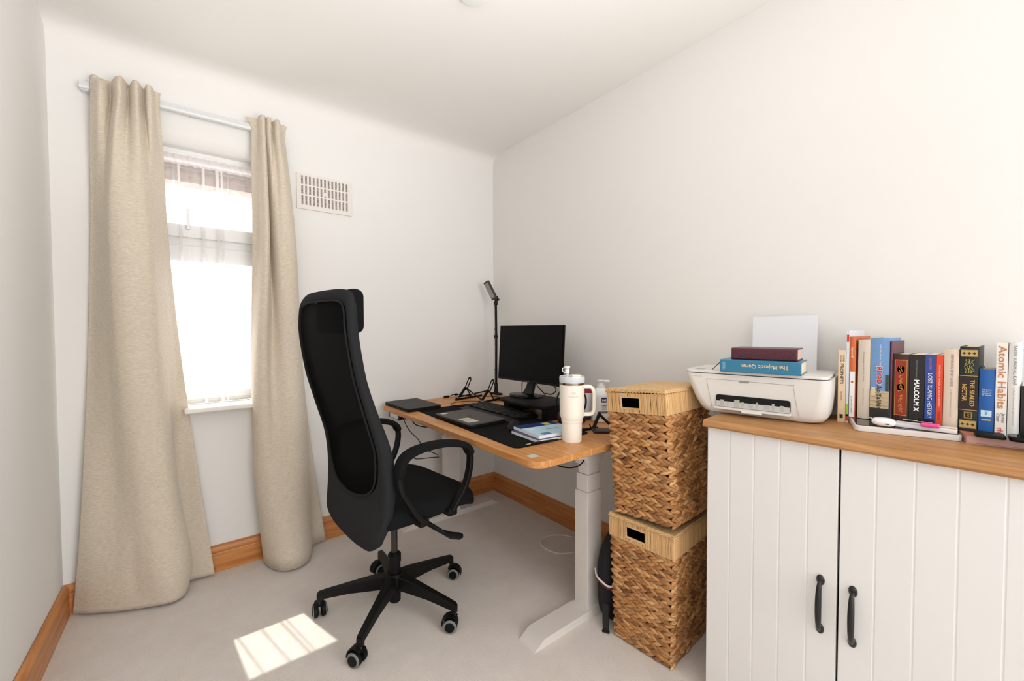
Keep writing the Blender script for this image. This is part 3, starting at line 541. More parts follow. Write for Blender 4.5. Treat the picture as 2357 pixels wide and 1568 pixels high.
# light stand lamp clamped at the back corner
lp = thing('clamp_lamp', 'tall black spring-arm clamp light behind the monitor', 'lamp', (-.085, -.146, DZ))
m = MB(); m.box(MT['blackm'], (-.02, -.05, 0), (.02, .04, .012), .003); m.box(MT['blackm'], (-.012, -.03, -.045), (.012, -.02, .0), .002); m.tube(MT['blackm'], [(0, 0, .01), (0, 0, .06)], [.016, .011], 12); obj('clamp', m, lp)
m = MB()
for z0, z1, dx, dx2 in ((.055, .40, 0, .003), (.39, .655, .003, .0)):
    for s in (-1, 1): m.tube(MT['blackm'], [(dx, s*.006, z0), (dx2, s*.006, z1)], .0048, 6)
for z in (.07, .40, .63): m.box(MT['blackm'], (-.008, -.014, z-.012), (.008, .014, z+.012), .003)
obj('arm', m, lp)
for y0, z0, z1 in ((-.02, .07, .17), (.02, .07, .17), (.018, .34, .45)):
    m = MB(); hx = [(.003*math.cos(i*1.3), y0+.003*math.sin(i*1.3), z0+(z1-z0)*i/90) for i in range(91)]; m.tube(MT['chrome'], hx, .0009, 4); m.box(MT['blackm'], (-.002, min(y0, 0), z1), (.002, max(y0, 0), z1+.004)); obj('spring', m, lp)
m = MB(); m.tube(MT['blackm'], [(0, 0, .64), (0, 0, .66)], .008, 10); m.tube(MT['blackm'], [(-.012, -.018, .655), (.012, -.018, .655)], .008, 10); m.box(MT['blackm'], (-.004, -.024, .64), (.004, -.02, .68), .001); obj('tilt_joint', m, lp)
X = M4.Translation((-.0, .012, .66)) @ M4.Rotation(math.radians(-20), 4, 'X') @ M4.Rotation(math.radians(-18), 4, 'Y') @ M4.Rotation(math.radians(10), 4, 'Z')
m = MB(); m.box(MT['alu'], (-.012, -.022, 0), (.012, .020, .135), .004, 2, xf=X); hd = obj('lamp_head', m, lp)
m = MB(); m.box(C((150, 146, 140), .6), (-.0135, -.018, .008), (-.0115, .016, .122), .001, xf=X); obj('diffuser', m, hd)
# folding laptop stand
ls = thing('laptop_stand', 'small folded black metal laptop stand beside the clamp light', 'laptop stand', (-.385, -.285, DZ), (0, 0, .22))
def bar(mb, a, b, w=.013, th=.004, side=(0, 1, 0)): mb.tube(MT['blackm'], [a, b], 1, 8, flat=(th, w, side))
for s in (-1, 1):
    y = s*.10; q = y*.9
    m = MB(); bar(m, (-.02, y, .006), (.2, q, .006)); bar(m, (-.03, y, .002), (-.02, y, .018)); m.tube(MT['blackp'], [(-.03, y, .004), (-.016, y, .004)], .007, 8); obj('base_rail', m, ls)
    m = MB(); bar(m, (.0, y+.004, .012), (.06, y+.004, .073), .020); obj('riser_bar', m, ls)
    m = MB(); bar(m, (.050, y, .068), (.090, y, .135), .008); bar(m, (.070, y, .060), (.110, y, .127), .008); bar(m, (.092, y, .135), (.106, y, .129), .014); bar(m, (.050, y, .062), (.070, y, .070), .016); obj('top_bar', m, ls)
    m = MB(); bar(m, (.065, y, .07), (.11, y, .006), .009); obj('support_leg', m, ls)
m = MB(); bar(m, (.0, -.10, .02), (.06, .10, .072), .009, .004, (1, 0, 0)); bar(m, (.0, .10, .02), (.06, -.10, .072), .009, .004, (1, 0, 0)); m.tube(MT['chrome'], [(.024, 0, .046), (.036, 0, .046)], .006, 12)
for s in (-1, 1): m.tube(MT['chrome'], [(0, s*.11, .014), (0, s*.094, .014)], .004, 10); m.tube(MT['chrome'], [(.06, s*.11, .074), (.06, s*.094, .074)], .004, 10)
obj('cross_links', m, ls)
cb = thing('power_cable', 'black charging cable with a plug lying by the window end of the desk', 'cable', (-.43, -.06, DZ))
m = MB(); m.tube(MT['blackp'], cr([(.025, .0, .006), (.05, .004, .014), (.09, .002, .014), (.13, -.03, .006), (.19, -.08, .003), (.26, -.16, .003), (.27, -.26, .003), (.2, -.33, .003)], 6), .0026, 6); obj('cord', m, cb)
m = MB(); m.box(MT['blackp'], (-.012, -.006, 0), (.022, .010, .014), .003); m.tube(MT['blackp'], [(-.010, -.001, .007), (-.022, -.001, .007)], .003, 6); obj('plug', m, cb)
m = MB(); m.box(MT['blackp'], (.065, -.004, .008), (.09, .010, .02), .003); obj('ferrite_bead', m, cb)
cb2 = thing('usb_cable', 'thin black cable curling on the desk beside the keyboard', 'cable', (-.50, -.30, DM))
m = MB(); m.tube(MT['blackp'], cr([(-.02, -.11, .003), (-.045, -.06, .002), (-.03, .0, .002), (.03, .03, .002), (.10, .02, .002), (.17, -.04, .002), (.27, -.1, .002)], 6), .002, 6); obj('cord', m, cb2)
# notebooks and pen
def notebook(label, x, y, yw, z, w, d, th, cover):
    t = thing('notebook', label, 'notebook', (x, y, z), (0, 0, yw), None)
    m = MB(); m.box(MT['paper'], (0, 0, 0), (w, d, th), .0012); obj('pages', m, t)
    m = MB(); cover(m, w, d, th); obj('cover', m, t)
    m = MB()
    for i in range(30): m.tube(MT['darkmetal'], [(w*(.03+.94*i/29), d-.008+.006*math.cos(b), th*.5+.0065*math.sin(b)+.001) for b in [2*PI*j/8 for j in range(9)]], .0006, 4)
    obj('spiral_binding', m, t); return t
def cov1(m, w, d, th):
    m.box(C((186, 218, 232), .35), (0, 0, th), (w, d, th+.0008)); m.box(C((20, 44, 110), .35), (0, d*.70, th+.0008), (w, d, th+.0012))
    m.box(C((28, 52, 118), .35), (.03, .006, th+.0008), (.068, .034, th+.0012))
    for i in range(5): m.box(C((186, 218, 232), .35), (.036+i*.0065, .006, th+.0012), (.0375+i*.0065, .034, th+.0014))
    m.box(C((225, 228, 226), .35), (.018, d*.5, th+.0008), (.05, d*.66, th+.0012)); m.box(C((214, 196, 60), .35), (w*.66, d*.72, th+.0012), (w*.82, d*.92, th+.0015))
    m.text(C((24, 34, 70)), 'Notebook', .010, (w*.60, d*.40, th+.0009), (1, 0, 0), (0, 1, 0), .01)
def cov2(m, w, d, th): m.box(C((24, 40, 90), .35), (0, 0, th), (w, d, th+.0008))
notebook('lower spiral notebook with dark cover under the blue notebook', -.696, -1.268, -.08, DM, .20, .19, .011, cov2)
notebook('light blue spiral notebook with navy band on top of another', -.682, -1.256, -.13, DM+.0118, .20, .195, .012, cov1)
pn = thing('pen', 'black ballpoint pen lying in front of the notebooks', 'pen', (-.757, -1.262, DM+.005), (0, 0, -.17))
m = MB(); m.tube(MT['blackp'], [(.022, 0, 0), (.05, 0, 0), (.052, 0, 0), (.15, 0, 0)], [.0035, .0048, .0042, .0042], 10); obj('barrel', m, pn); m = MB(); m.tube(MT['steel'], [(0, 0, 0), (.008, 0, 0), (.022, 0, 0)], [.0006, .002, .0034], 10); obj('tip', m, pn)
# tumbler
tb = thing('tumbler', 'tall cream insulated tumbler with handle and straw at the desk edge', 'tumbler', (-.56, -1.318, DZ), (0, 0, -.666))
m = MB(); m.lathe(MT['cream'], [(0, 0), (.036, 0), (.0385, .004), (.0405, .080), (.0415, .088), (.0485, .106), (.0497, .231), (.0, .231)], 48); 
[m.text(MT['logo'], c_, .0062, (.0498*math.cos(q_), .0498*math.sin(q_), .186), (-math.sin(q_), math.cos(q_), 0), (0, 0, 1), .03) for c_, q_ in zip('STANLEY', [-PI/2+(i_-3)*.115 for i_ in range(7)])]; m.box(MT['logo'], (-.008, -.0502, .195), (.008, -.0496, .207), .002); obj('body', m, tb)
m = MB(); m.lathe(MT['cream'], [(.0408, .077), (.0425, .082), (.0428, .087), (.0412, .088)], 48); obj('base_ridge', m, tb)
m = MB(); m.lathe(MT['steel'], [(0, .229), (.0499, .229), (.0499, .238), (0, .238)], 48); obj('steel_rim', m, tb)
m = MB(); m.lathe(MT['clear'], [(0, .238), (.050, .238), (.051, .256), (.049, .262), (.045, .259), (0, .257)], 48); m.prism(MT['cream'], rr_poly(-.004, -.022, .034, .014, .008), .257, .268, bev=.002); obj('lid', m, tb)
m = MB(); m.tube(MT['clear'], [(-.016, 0, .05), (-.018, 0, .27), (-.018, 0, .285)], .0055, 14); st = obj('straw', m, tb)
m = MB(); m.lathe(MT['white'], [(0, 0), (.0085, 0), (.009, .012), (.007, .016), (.0115, .02), (.012, .028), (0, .028)], 20, xf=M4.Translation((-.019, 0, .274))); m.tube(MT['white'], [(-.028+.010*math.cos(b), 0, .287+.011*math.sin(b)) for b in [PI*.4+PI*1.2*i/10 for i in range(11)]], .0016, 6); obj('straw_cap', m, st)
m = MB(); hp = cr([(.045, 0, .220), (.07, 0, .220), (.083, 0, .210), (.088, 0, .190), (.088, 0, .15), (.0875, 0, .128), (.082, 0, .114), (.07, 0, .109), (.045, 0, .109)], 5); m.tube(MT['cream'], hp, 1, 12, flat=(.022, .014, (0, 1, 0))); obj('handle', m, tb)
# behind the tumbler: carton, tube, glasses strap, pump bottle, phone stand
bt = thing('pump_bottle', 'white cream pump bottle standing behind the tumbler handle', 'bottle', (-.185, -1.155, DZ))
m = MB(); m.lathe(MT['white'], [(0, 0), (.040, 0), (.044, .004), (.044, .125), (.043, .135), (.034, .155), (.022, .162), (.019, .165), (.019, .178), (0, .178)], 40)
t = M4.Rotation(-.67-.12, 4, 'Z'); 
def onbottle(mb, mt, a, z0, z1, wd, r=.0443):
    mb.grid(mt, [[(r*math.cos(b), r*math.sin(b), z) for b in [a+wd*(i/6-.5) for i in range(7)]] for z in (z0, z1)])
fa = math.atan2(-2.476+1.175, -1.775+.17)+.35
onbottle(m, C((28, 30, 90)), fa, .098, .122, .6); m.text(C((245, 245, 245)), 'E45', .010, (.0448*math.cos(fa), .0448*math.sin(fa), .110), (-math.sin(fa), math.cos(fa), 0), (0, 0, 1), .02)
m.text(C((30, 30, 40)), 'cream', .008, (.0452*math.cos(fa), .0452*math.sin(fa), .086), (-math.sin(fa), math.cos(fa), 0), (0, 0, 1), .02)
for i in range(4): onbottle(m, C((150, 150, 155)), fa, .064+i*.0045, .0655+i*.0045, .5)
onbottle(m, C((110, 112, 112)), fa, .046, .056, 1.1); obj('body', m, bt)
m = MB(); m.lathe(MT['white'], [(0, .176), (.013, .176), (.013, .188), (.018, .194), (.02, .2), (0, .204)], 24); m.box(MT['white'], (-.04, -.010, .19), (.01, .010, .202), .004, 3, xf=M4.Rotation(2.4, 4, 'Z')); obj('pump_head', m, bt)
ct = thing('cream_tube', 'white squeeze tube with dark blue cap standing behind the tumbler', 'tube', (-.20, -1.075, DZ), (0, 0, -.6))
m = MB(); rows = []
for z, a, b in ((.024, .021, .021), (.05, .024, .020), (.1, .027, .014), (.14, .03, .006), (.155, .031, .002)): rows.append([(a*math.cos(q), b*math.sin(q), z) for q in [2*PI*i/24 for i in range(24)]])
m.grid(C((225, 226, 228)), rows, close=True); m.bm.faces.new([v for v in list(m.bm.verts)[:24]]); m.box(C((150, 40, 60)), (-.029, -.0085, .13), (.029, .0085, .151), .001); obj('body', m, ct)
m = MB(); m.lathe(C((22, 26, 92)), [(0, 0), (.022, 0), (.023, .003), (.022, .024), (0, .025)], 28); obj('cap', m, ct)
pk = thing('pink_pouch', 'pink and yellow patterned packet behind the tumbler', 'packet', (-.262, -1.055, DZ), (0, 0, -.75))
m = MB(); rows = []
for z, b in ((0, .016), (.04, .019), (.1, .014), (.165, .002)): rows.append([(.04*math.copysign(abs(math.cos(q))**.5, math.cos(q)), b*math.copysign(abs(math.sin(q))**.8, math.sin(q)), z) for q in [2*PI*i/20 for i in range(20)]])
m.grid(C((204, 205, 150)), rows, close=True); m.bm.faces.new([v for v in list(m.bm.verts)[:20]]); m.box(C((200, 70, 95)), (-.036, -.0165, .115), (.036, .010, .155), .004); m.box(C((225, 215, 90)), (-.01, -.018, .095), (.036, .012, .115), .004); obj('packet_body', m, pk)
hp_ = thing('headphones', 'black over-ear headband with brown pads standing behind the tumbler', 'headphones', (-.335, -1.10, DZ), (0, 0, -.55))
m = MB(); m.tube(MT['blackp'], [(.072*math.cos(b), 0, .105+.075*math.sin(b)) for b in [-.9+(PI+1.8)*i/24 for i in range(25)]], 1, 8, flat=(.016, .006, (0, 1, 0))); obj('headband', m, hp_)
for s in (-1, 1): m = MB(); m.lathe(C((60, 28, 22)), [(0, -.01), (.022, -.01), (.027, -.004), (.027, .006), (.02, .012), (0, .012)], 24, xf=M4.Translation((s*.055, 0, .03)) @ M4.Rotation(PI/2, 4, 'Y')); obj('ear_cup', m, hp_)
ps = thing('phone_stand', 'folding dark grey tripod phone stand between tumbler and basket', 'phone stand', (-.375, -1.27, DZ), (0, 0, -.78))
m = MB(); m.box(MT['alu'], (0, -.03, .002), (.10, .03, .010), .003); m.box(MT['blackp'], (0, -.032, 0), (.10, .032, .003), .001); obj('base', m, ps)
m = MB(); bar(m, (.0, 0, .014), (.028, 0, .085), .014, .02); m.tube(MT['alu'], [(0, -.014, .012), (0, .014, .012)], .008, 14); m.tube(MT['blackp'], cr([(0, 0, .014), (-.012, 0, .02), (-.016, 0, .034)], 4), .003, 6); obj('upright', m, ps)
m = MB(); bar(m, (.024, 0, .078), (.075, 0, .03), .012, .02); obj('brace', m, ps)
m = MB(); m.tube(MT['blackp'], [(0, 0, .004), (.05, .03, .004), (.09, .09, .005)], [.004, .008, .006], 8)
tag(obj('marker_pen', m, loc=(-.44, -1.20, DZ), rot=(0, 0, -1.2)), 'short black marker behind the base of the tumbler', 'pen')

# ================================================================= BASKETS
def braid(mb, P0, ax, length, nrm, z0, z1, rnd, taper=(0, 0)):
    """rows of braided seagrass on one side. P0 bottom start, ax along, nrm outward"""
    ax = V(ax).normalized(); nrm = V(nrm).normalized(); rows = int(round((z1-z0)/.0285)); ph = (z1-z0)/rows
    for r in range(rows):
        z = z0+ph*(r+.5); f = z/.40; o = nrm*(taper[0]*f)-ax*(taper[1]*f); Ln = length+2*taper[1]*f; n = int(Ln/.030)+1; sh = rnd.uniform(0, .02)
        for k in range(n+1):
            for half in (0, 1):
                x = -.004+(k+(.5 if half else 0))*Ln/n+rnd.uniform(-.003, .003)-.0
                L_ = rnd.uniform(.023, .029); hh = rnd.uniform(.0072, .0092); tt = rnd.uniform(.006, .009); ang = (1 if half else -1)*rnd.uniform(.26, .46)
                x = min(max(x, L_*.5), Ln-L_*.5)
                c = V(P0)+ax*x+o+V((0, 0, z+(-.0062 if half else .0052)))+nrm*rnd.uniform(0, .003)
                d = ax*math.cos(ang)+V((0, 0, 1))*math.sin(ang); e = nrm.cross(d)
                t = bmesh.new(); rg = []
                for q, s in ((-1, .12), (-.6, .75), (-.1, 1), (.4, .85), (1, .1)):
                    bend = .15*L_*(1-q*q)
                    rg.append([t.verts.new(c+d*(q*L_)+e*(math.cos(b)*hh*s)+nrm*(math.sin(b)*tt*s+bend*.2)) for b in [2*PI*i/6 for i in range(6)]])
                for a, b in zip(rg, rg[1:]):
                    for i in range(6): t.faces.new((a[i], a[(i+1) % 6], b[(i+1) % 6], b[i]))
                for v in t.verts: mb_v.append(v.co.copy())
                base = len(mb_v)-30
                for i in range(4):
                    for j in range(6): mb_f.append((base+i*6+j, base+i*6+(j+1) % 6, base+(i+1)*6+(j+1) % 6, base+(i+1)*6+j))
                t.free()
def basket(label, x, y, z, rot, w, d, h, e, seed):
    """local +x toward the camera along the narrow side, +y toward the right wall"""
    global mb_v, mb_f
    rnd = random.Random(seed); t = thing('wicker_basket', label, 'basket', (x, y, z), rot, 'stacked seagrass laundry baskets'); hb = h-.085
    mb_v, mb_f = [], []; ee = e
    for P0, ax, ln, nr in (((0, 0, 0), (1, 0, 0), w, (0, -1, 0)), ((w, 0, 0), (0, 1, 0), d, (1, 0, 0)), ((0, 0, 0), (0, 1, 0), d, (-1, 0, 0)), ((0, d, 0), (1, 0, 0), w, (0, 1, 0))): braid(None, P0, ax, ln, nr, .004, hb, rnd, (ee*.85, ee*.85))
    me = bpy.data.meshes.new('braided_sides'); me.from_pydata([tuple(v) for v in mb_v], [], mb_f); me.materials.append(MT['grass']); me.polygons.foreach_set('use_smooth', [True]*len(me.polygons))
    o = bpy.data.objects.new('braided_sides', me); COL.objects.link(o); o.parent = t
    bmx = bmesh.new(); bmx.from_mesh(me); bmesh.ops.recalc_face_normals(bmx, faces=bmx.faces); bmx.to_mesh(me); bmx.free()
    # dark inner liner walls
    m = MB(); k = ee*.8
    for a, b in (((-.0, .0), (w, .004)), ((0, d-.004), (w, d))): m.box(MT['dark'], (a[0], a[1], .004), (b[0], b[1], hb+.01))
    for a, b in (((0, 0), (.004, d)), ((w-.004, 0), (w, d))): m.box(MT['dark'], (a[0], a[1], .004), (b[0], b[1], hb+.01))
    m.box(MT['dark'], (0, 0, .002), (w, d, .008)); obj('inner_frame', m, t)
    # cord band with the hand hole on the side facing the room
    m = MB(); g0 = ee+.004; X0, X1, Y0, Y1 = -g0, w+g0, -g0, d+g0; zb, zt = hb, h-.012; hx0, hx1, hz0, hz1 = w*.34-.022, w*.34+.056, zb+.017, zb+.058
    def strand(p, z0_, z1_): 
        r = rnd.uniform(.0022, .0029); j = rnd.uniform(-.0012, .0012); m.tube(MT['cord'], [(p[0], p[1], z0_), (p[0]+j, p[1]+j, (z0_+z1_)/2), (p[0], p[1], z1_)], [r*.9, r, r*.9], 6, caps=False)
    per = []; st_ = .0046
    n = int((X1-X0)/st_)
    for i in range(n+1):
        xx = X0+(X1-X0)*i/n
        if hx0 < xx < hx1: strand((xx, Y0), zb, hz0); strand((xx, Y0), hz1, zt)
        else: strand((xx, Y0), zb, zt)
        strand((xx, Y1), zb, zt)
    n = int((Y1-Y0)/st_)
    for i in range(n+1): yy = Y0+(Y1-Y0)*i/n; strand((X1, yy), zb, zt); strand((X0, yy), zb, zt)
    rp = [(hx0, Y0-.001, hz0), (hx1, Y0-.001, hz0), (hx1, Y0-.001, hz1), (hx0, Y0-.001, hz1), (hx0, Y0-.001, hz0)]
    m.tube(MT['cord'], rp, .0038, 6)
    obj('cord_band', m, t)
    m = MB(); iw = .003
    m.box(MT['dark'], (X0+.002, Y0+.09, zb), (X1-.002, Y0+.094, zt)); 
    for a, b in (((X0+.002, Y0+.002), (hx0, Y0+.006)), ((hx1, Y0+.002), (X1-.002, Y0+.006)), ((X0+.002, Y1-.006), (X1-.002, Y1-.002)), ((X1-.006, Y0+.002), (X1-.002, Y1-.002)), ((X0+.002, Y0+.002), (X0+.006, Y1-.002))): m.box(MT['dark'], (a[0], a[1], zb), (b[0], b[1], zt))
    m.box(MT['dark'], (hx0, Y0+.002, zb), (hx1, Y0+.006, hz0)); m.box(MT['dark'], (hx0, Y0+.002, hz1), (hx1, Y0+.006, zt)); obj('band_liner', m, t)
    # lid
    m = MB(); rows = []; N = 14
    for i in range(N+1):
        row = []
        for j in range(N+1):
            u, v = i/N, j/N; sag = .006*math.sin(PI*u)*math.sin(PI*v)+.0015*math.sin(v*9+seed)+.001*math.sin(u*11)
            row.append((X0-.003+(X1-X0+.006)*u, Y0-.003+(Y1-Y0+.006)*v, h-.004+sag*(1 if seed == 1 else -.5)))
        rows.append(row)
    m.grid(MT['lid'], rows, thick=-.006)
    ed = rows[0]+[r[-1] for r in rows[1:]]+rows[-1][::-1][1:]+[r[0] for r in rows[::-1]][1:]; ln_ = []
    dd = cr([V(p)+V((0, 0, -.004)) for p in ed], 5)
    for ph_ in (0, PI): m.tube(MT['cord'], [p+V((.0016*math.cos(i*.9+ph_), .0016*math.cos(i*.9+ph_), .0022*math.sin(i*.9+ph_))) for i, p in enumerate(dd)], .0024, 5)
    obj('woven_lid', m, t, smooth=1.2); return t
basket('seagrass basket on the carpet, lower of the stacked pair', -.492, -1.488, 0, (0, 0, -1.495), .218, .33, .478, .014, 2)
basket('seagrass basket stacked on top of another, its lid level with the printer', -.500, -1.497, .484, (0, -.080, -1.535), .226, .30, .466, .004, 1)
# backpack under the desk
bp_ = thing('backpack', 'black backpack with red and white trim on the carpet behind the baskets', 'backpack', (-.345, -1.418, 0), (0, 0, 0))
t = bmesh.new(); bmesh.ops.create_uvsphere(t, u_segments=24, v_segments=18, radius=1)
for v in t.verts:
    x, y, z = v.co; sg = lambda a, p: math.copysign(abs(a)**p, a); v.co = V((sg(x, .6)*.155, sg(y, .6)*.044, max(0, .18+sg(z, .7)*.185-.02*x*x)))
m = MB(); m.merge(t, mat('backpack_nylon', (18, 18, 19), .85, bump=(60, .4))); obj('bag_body', m, bp_)
m = MB(); m.tube(C((225, 222, 220)), cr([(-.13, .05, .20), (-.156, .02, .192), (-.158, -.01, .182), (-.152, -.035, .175), (-.12, -.052, .172)], 5), .004, 6); obj('white_trim', m, bp_)
m = MB(); m.tube(C((110, 26, 32)), cr([(-.13, .05, .192), (-.156, .02, .184), (-.158, -.01, .174), (-.152, -.035, .167), (-.12, -.052, .164)], 5), .004, 6); obj('red_trim', m, bp_)
m = MB(); m.tube(C((20, 20, 21)), cr([(-.15, -.02, .10), (-.163, -.03, .04), (-.166, -.035, .008), (-.175, -.04, .006)], 5), 1, 8, flat=(.03, .005, (0, 1, 0))); obj('strap', m, bp_)
m = MB(); m.tube(C((232, 226, 218)), cr([(.09, -.02, .004), (.05, .05, .003), (-.02, .085, .003), (-.09, .06, .003), (-.115, -.01, .003), (-.09, -.09, .003), (0, -.14, .004), (.06, -.15, .004)], 6), .0042, 6)
tag(obj('floor_cable', m, loc=(-.165, -.85, 0)), 'white cord looped on the carpet under the desk', 'cable')

# ================================================================= CABINET
ca = math.atan2(-1, .0733)
cb_ = thing('cabinet', 'white cabinet with grooved doors and an oak top against the right wall', 'cabinet', (-.468, -1.822, 0), (0, 0, ca))
CW, CD, CH = .69, .375, .867
m = MB(); m.box(MT['cab'], (0, .02, .0), (.016, CD, CH)); m.box(MT['cab'], (CW-.016, .02, 0), (CW, CD, CH)); m.box(MT['cab'], (.016, .02, .07), (CW-.016, CD, .088)); m.box(MT['cab'], (.016, CD-.006, .07), (CW-.016, CD, CH)); m.box(MT['cab'], (.016, .03, 0), (CW-.016, .045, .07)); m.box(MT['dark'], (.016, .03, .088), (CW-.016, .033, CH)); obj('carcass', m, cb_)
def door(x0, x1, hx):
    P = [(x0, .018), (x0, .001), (x0+.001, 0)]; n = 5; bw = (x1-x0)/n
    for i in range(1, n): xx = x0+bw*i; P += [(xx-.003, 0), (xx-.0008, .0008), (xx+.0008, .0008), (xx+.003, 0)]
    P += [(x1-.001, 0), (x1, .001), (x1, .018)]
    m = MB(); m.prism(MT['cab'], P, .012, CH-.004); d = obj('door', m, cb_, smooth=.2)
    m = MB(); zc, hl = .437, .066
    for s in (-1, 1):
        m.lathe(MT['iron'], [(0, 0), (.0115, 0), (.0125, .002), (.009, .006), (0, .008)], 24, xf=M4.Translation((hx, 0, zc+s*hl)) @ M4.Rotation(PI/2, 4, 'X') @ M4.Diagonal((.75, 1.15, 1, 1)))
    path = cr([(hx, -.004, zc-hl), (hx, -.015, zc-hl+.006), (hx, -.023, zc-hl*.6), (hx, -.026, zc), (hx, -.023, zc+hl*.6), (hx, -.015, zc+hl-.006), (hx, -.004, zc+hl)], 5)
    nn = len(path); m.tube(MT['iron'], path, [.0042+.0032*math.sin(PI*i/(nn-1))**2 for i in range(nn)], 12); obj('handle', m, d)
door(.002, .3355, .3015); door(.3405, CW-.002, .3695)
m = MB(); P = [(-.018, .0), (-.022, .006), (-.018, .015), (-.011, .022), (CD+.0, .022), (CD, 0)]
m.prism(MT['top'], P, -.006, CW+.012, xf=M4(((0, 0, 1, 0), (1, 0, 0, 0), (0, 1, 0, CH), (0, 0, 0, 1)))); obj('worktop', m, cb_)
TZ = .889
# printer
pr = thing('printer', 'white all-in-one inkjet printer with two books on its lid', 'printer', (-.372, -1.688, TZ), (0, 0, -1.405))
PW, PD, PH = .42, .285, .147
def pring(x0, x1, y0, y1, z, r, n=6): return [(a, b, z) for a, b in rr_poly(x0, y0, x1, y1, r, n)]
rows = [pring(.075, PW-.045, .02, PD-.02, .0, .03), pring(.06, PW-.02, .008, PD-.005, .006, .035), pring(.045, PW-.008, .002, PD, .022, .04), pring(.03, PW-.004, .0, PD, .05, .035), pring(.012, PW, -.001, PD, .1, .03), pring(.0, PW, -.002, PD, .134, .025)]
m = MB(); m.grid(MT['printer'], rows, close=True); bv = m.bm.verts; bv.ensure_lookup_table(); n_ = len(rows[0]); m.bm.faces.new([bv[i] for i in range(n_)]); m.bm.faces.new([bv[len(bv)-n_+i] for i in range(n_)]); bmesh.ops.recalc_face_normals(m.bm, faces=m.bm.faces)
m.text(MT['plin'], 'DeskJet 2700', .003, (.046, -.003, .124), (1, 0, 0), (0, 0, 1), w=.03)
bodyo = obj('body', m, pr, smooth=.9)
# thin panel line around the access door
m = MB(); pl = [(.095, -.0005, .018), (.088, -.0012, .06), (.078, -.0022, .112), (.083, -.0024, .116), (.10, -.0026, .117), (.2, -.0026, .116), (.32, -.0026, .114), (.328, -.0024, .110), (.336, -.0012, .06), (.345, .0005, .015)]
m.tube(MT['plin'], cr(pl, 4), .0005, 5); obj('access_door_seam', m, bodyo)
m = MB(); m.box(MT['pgrey'], (.18, -.004, .111), (.208, .0, .1175), .001); obj('door_grip', m, bodyo)
m = MB(); m.prism(MT['dark'], rr_poly(.108, .026, .322, .066, .008), 0, .0012, xf=M4(((1, 0, 0, 0), (0, 0, 1, -.0028), (0, 1, 0, 0), (0, 0, 0, 1)))); op = obj('output_slot', m, bodyo)
m = MB()
for i in range(9): x = .122+i*.0215; hh = [.006, .001, .009, .003, 0, .007, .002, .008, .004][i]; m.box(C((180, 177, 171)), (x, -.0036, .030), (x+[.012, .004, .016, .007][i % 4], -.0026, .044+hh), .0004)
m.box(C((196, 193, 188)), (.110, -.0034, .027), (.320, -.0026, .045)); obj('paper_rollers', m, op)
m = MB(); m.box(MT['printer'], (.106, -.022, .020), (.324, .004, .026), .002); m.box(MT['printer'], (.19, -.026, .014), (.25, -.004, .021), .004, 3); obj('output_tray', m, pr)
m = MB(); m.prism(MT['printer'], rr_poly(.002, .0, PW-.006, PD-.05, .022), .136, .146, bev=.003); m.box(MT['plin'], (.03, .02, .146), (.06, .05, .1462)); m.box(C((225, 190, 180)), (.33, .09, .146), (.37, .10, .1463)); obj('scanner_lid', m, pr)
m = MB(); m.box(MT['printer'], (.13, PD-.045, .13), (.39, PD-.0, .142), .004); obj('paper_feed', m, pr)
m = MB(); m.box(MT['bluish'], (-.0006, -.105, 0), (.0006, .105, .285)); tag(obj('paper_sheet', m, loc=(-.058, -1.893, .938), rot=(0, .02, -.02)), 'sheet of white paper standing in the rear feed of the printer', 'paper')

# ================================================================= BOOKS
def book(label, x, y0, y1, z0, z1, depth, col, deco=None, soft=False, page=None, dx=0, lean=0, group='books standing on the cabinet'):
    """upright book, spine facing the room (-x); y0 > y1"""
    wdt = y0-y1-.0006; h = z1-z0; t = thing('book', label, 'book', (x, (y0+y1)/2, z0), (lean, 0, 0), group); w2 = wdt/2; cm = C(col, .42)
    m = MB(); th = .0012 if soft else .0024; r = .0015 if soft else min(.005, w2*.5)
    n = 8; P = [(depth, w2), (depth, w2-th), (.004, w2-th), (.004, -w2+th), (depth, -w2+th), (depth, -w2)]
    for i in range(n+1): f = -1+2*i/n; P.append((0 if soft else .004*(f*f)*.6, f*w2))
    m.prism(cm, P, 0, h)
    if deco: deco(m, w2, h)
    obj('cover', m, t)
    m = MB(); ins = .0005 if soft else .003; m.box(MT['pages'], (.0042, -w2+th, ins), (depth-ins, w2-th, h-ins)); obj('pages', m, t); return t
def tx(mb, col, body, size, z, w, y=0, bold=0): mb.text(C(col), body, size, (-.0004, y, z), (0, 0, -1), (0, -1, 0), bold, w=w)
def bandd(mb, col, z0, z1, w2, e=.0002, ins=.0008): mb.box(C(col), (-e-.0004, -w2+ins, z0), (.001, w2-ins, z1))
BX = -.19
def d_proph(m, w, h): tx(m, (60, 40, 25), 'STORIES', .0042, h*.88, .022, -.004); tx(m, (60, 40, 25), 'OF THE', .0036, h*.88, .02, .003); tx(m, (50, 32, 20), 'PROPHETS', .0085, h*.67, .062, 0, .01); tx(m, (70, 50, 35), 'Ibn Kathir', .004, h*.36, .028); m.box(C((30, 25, 20)), (-.0006, -.004, .012), (0, .004, .024))
book('cream paperback nearest the printer', BX, -2.0905, -2.1095, TZ, 1.111, .15, (232, 205, 170), d_proph, True)
def d_tall(m, w, h): bandd(m, (205, 40, 35), h-.034, h-.012, w); bandd(m, (150, 200, 50), .02, .058, w); bandd(m, (205, 40, 35), .006, .026, w)
book('tallest thin pale blue book with red label at its top, beside an orange one', BX, -2.110, -2.1175, TZ, 1.170, .17, (214, 222, 230), d_tall, True)
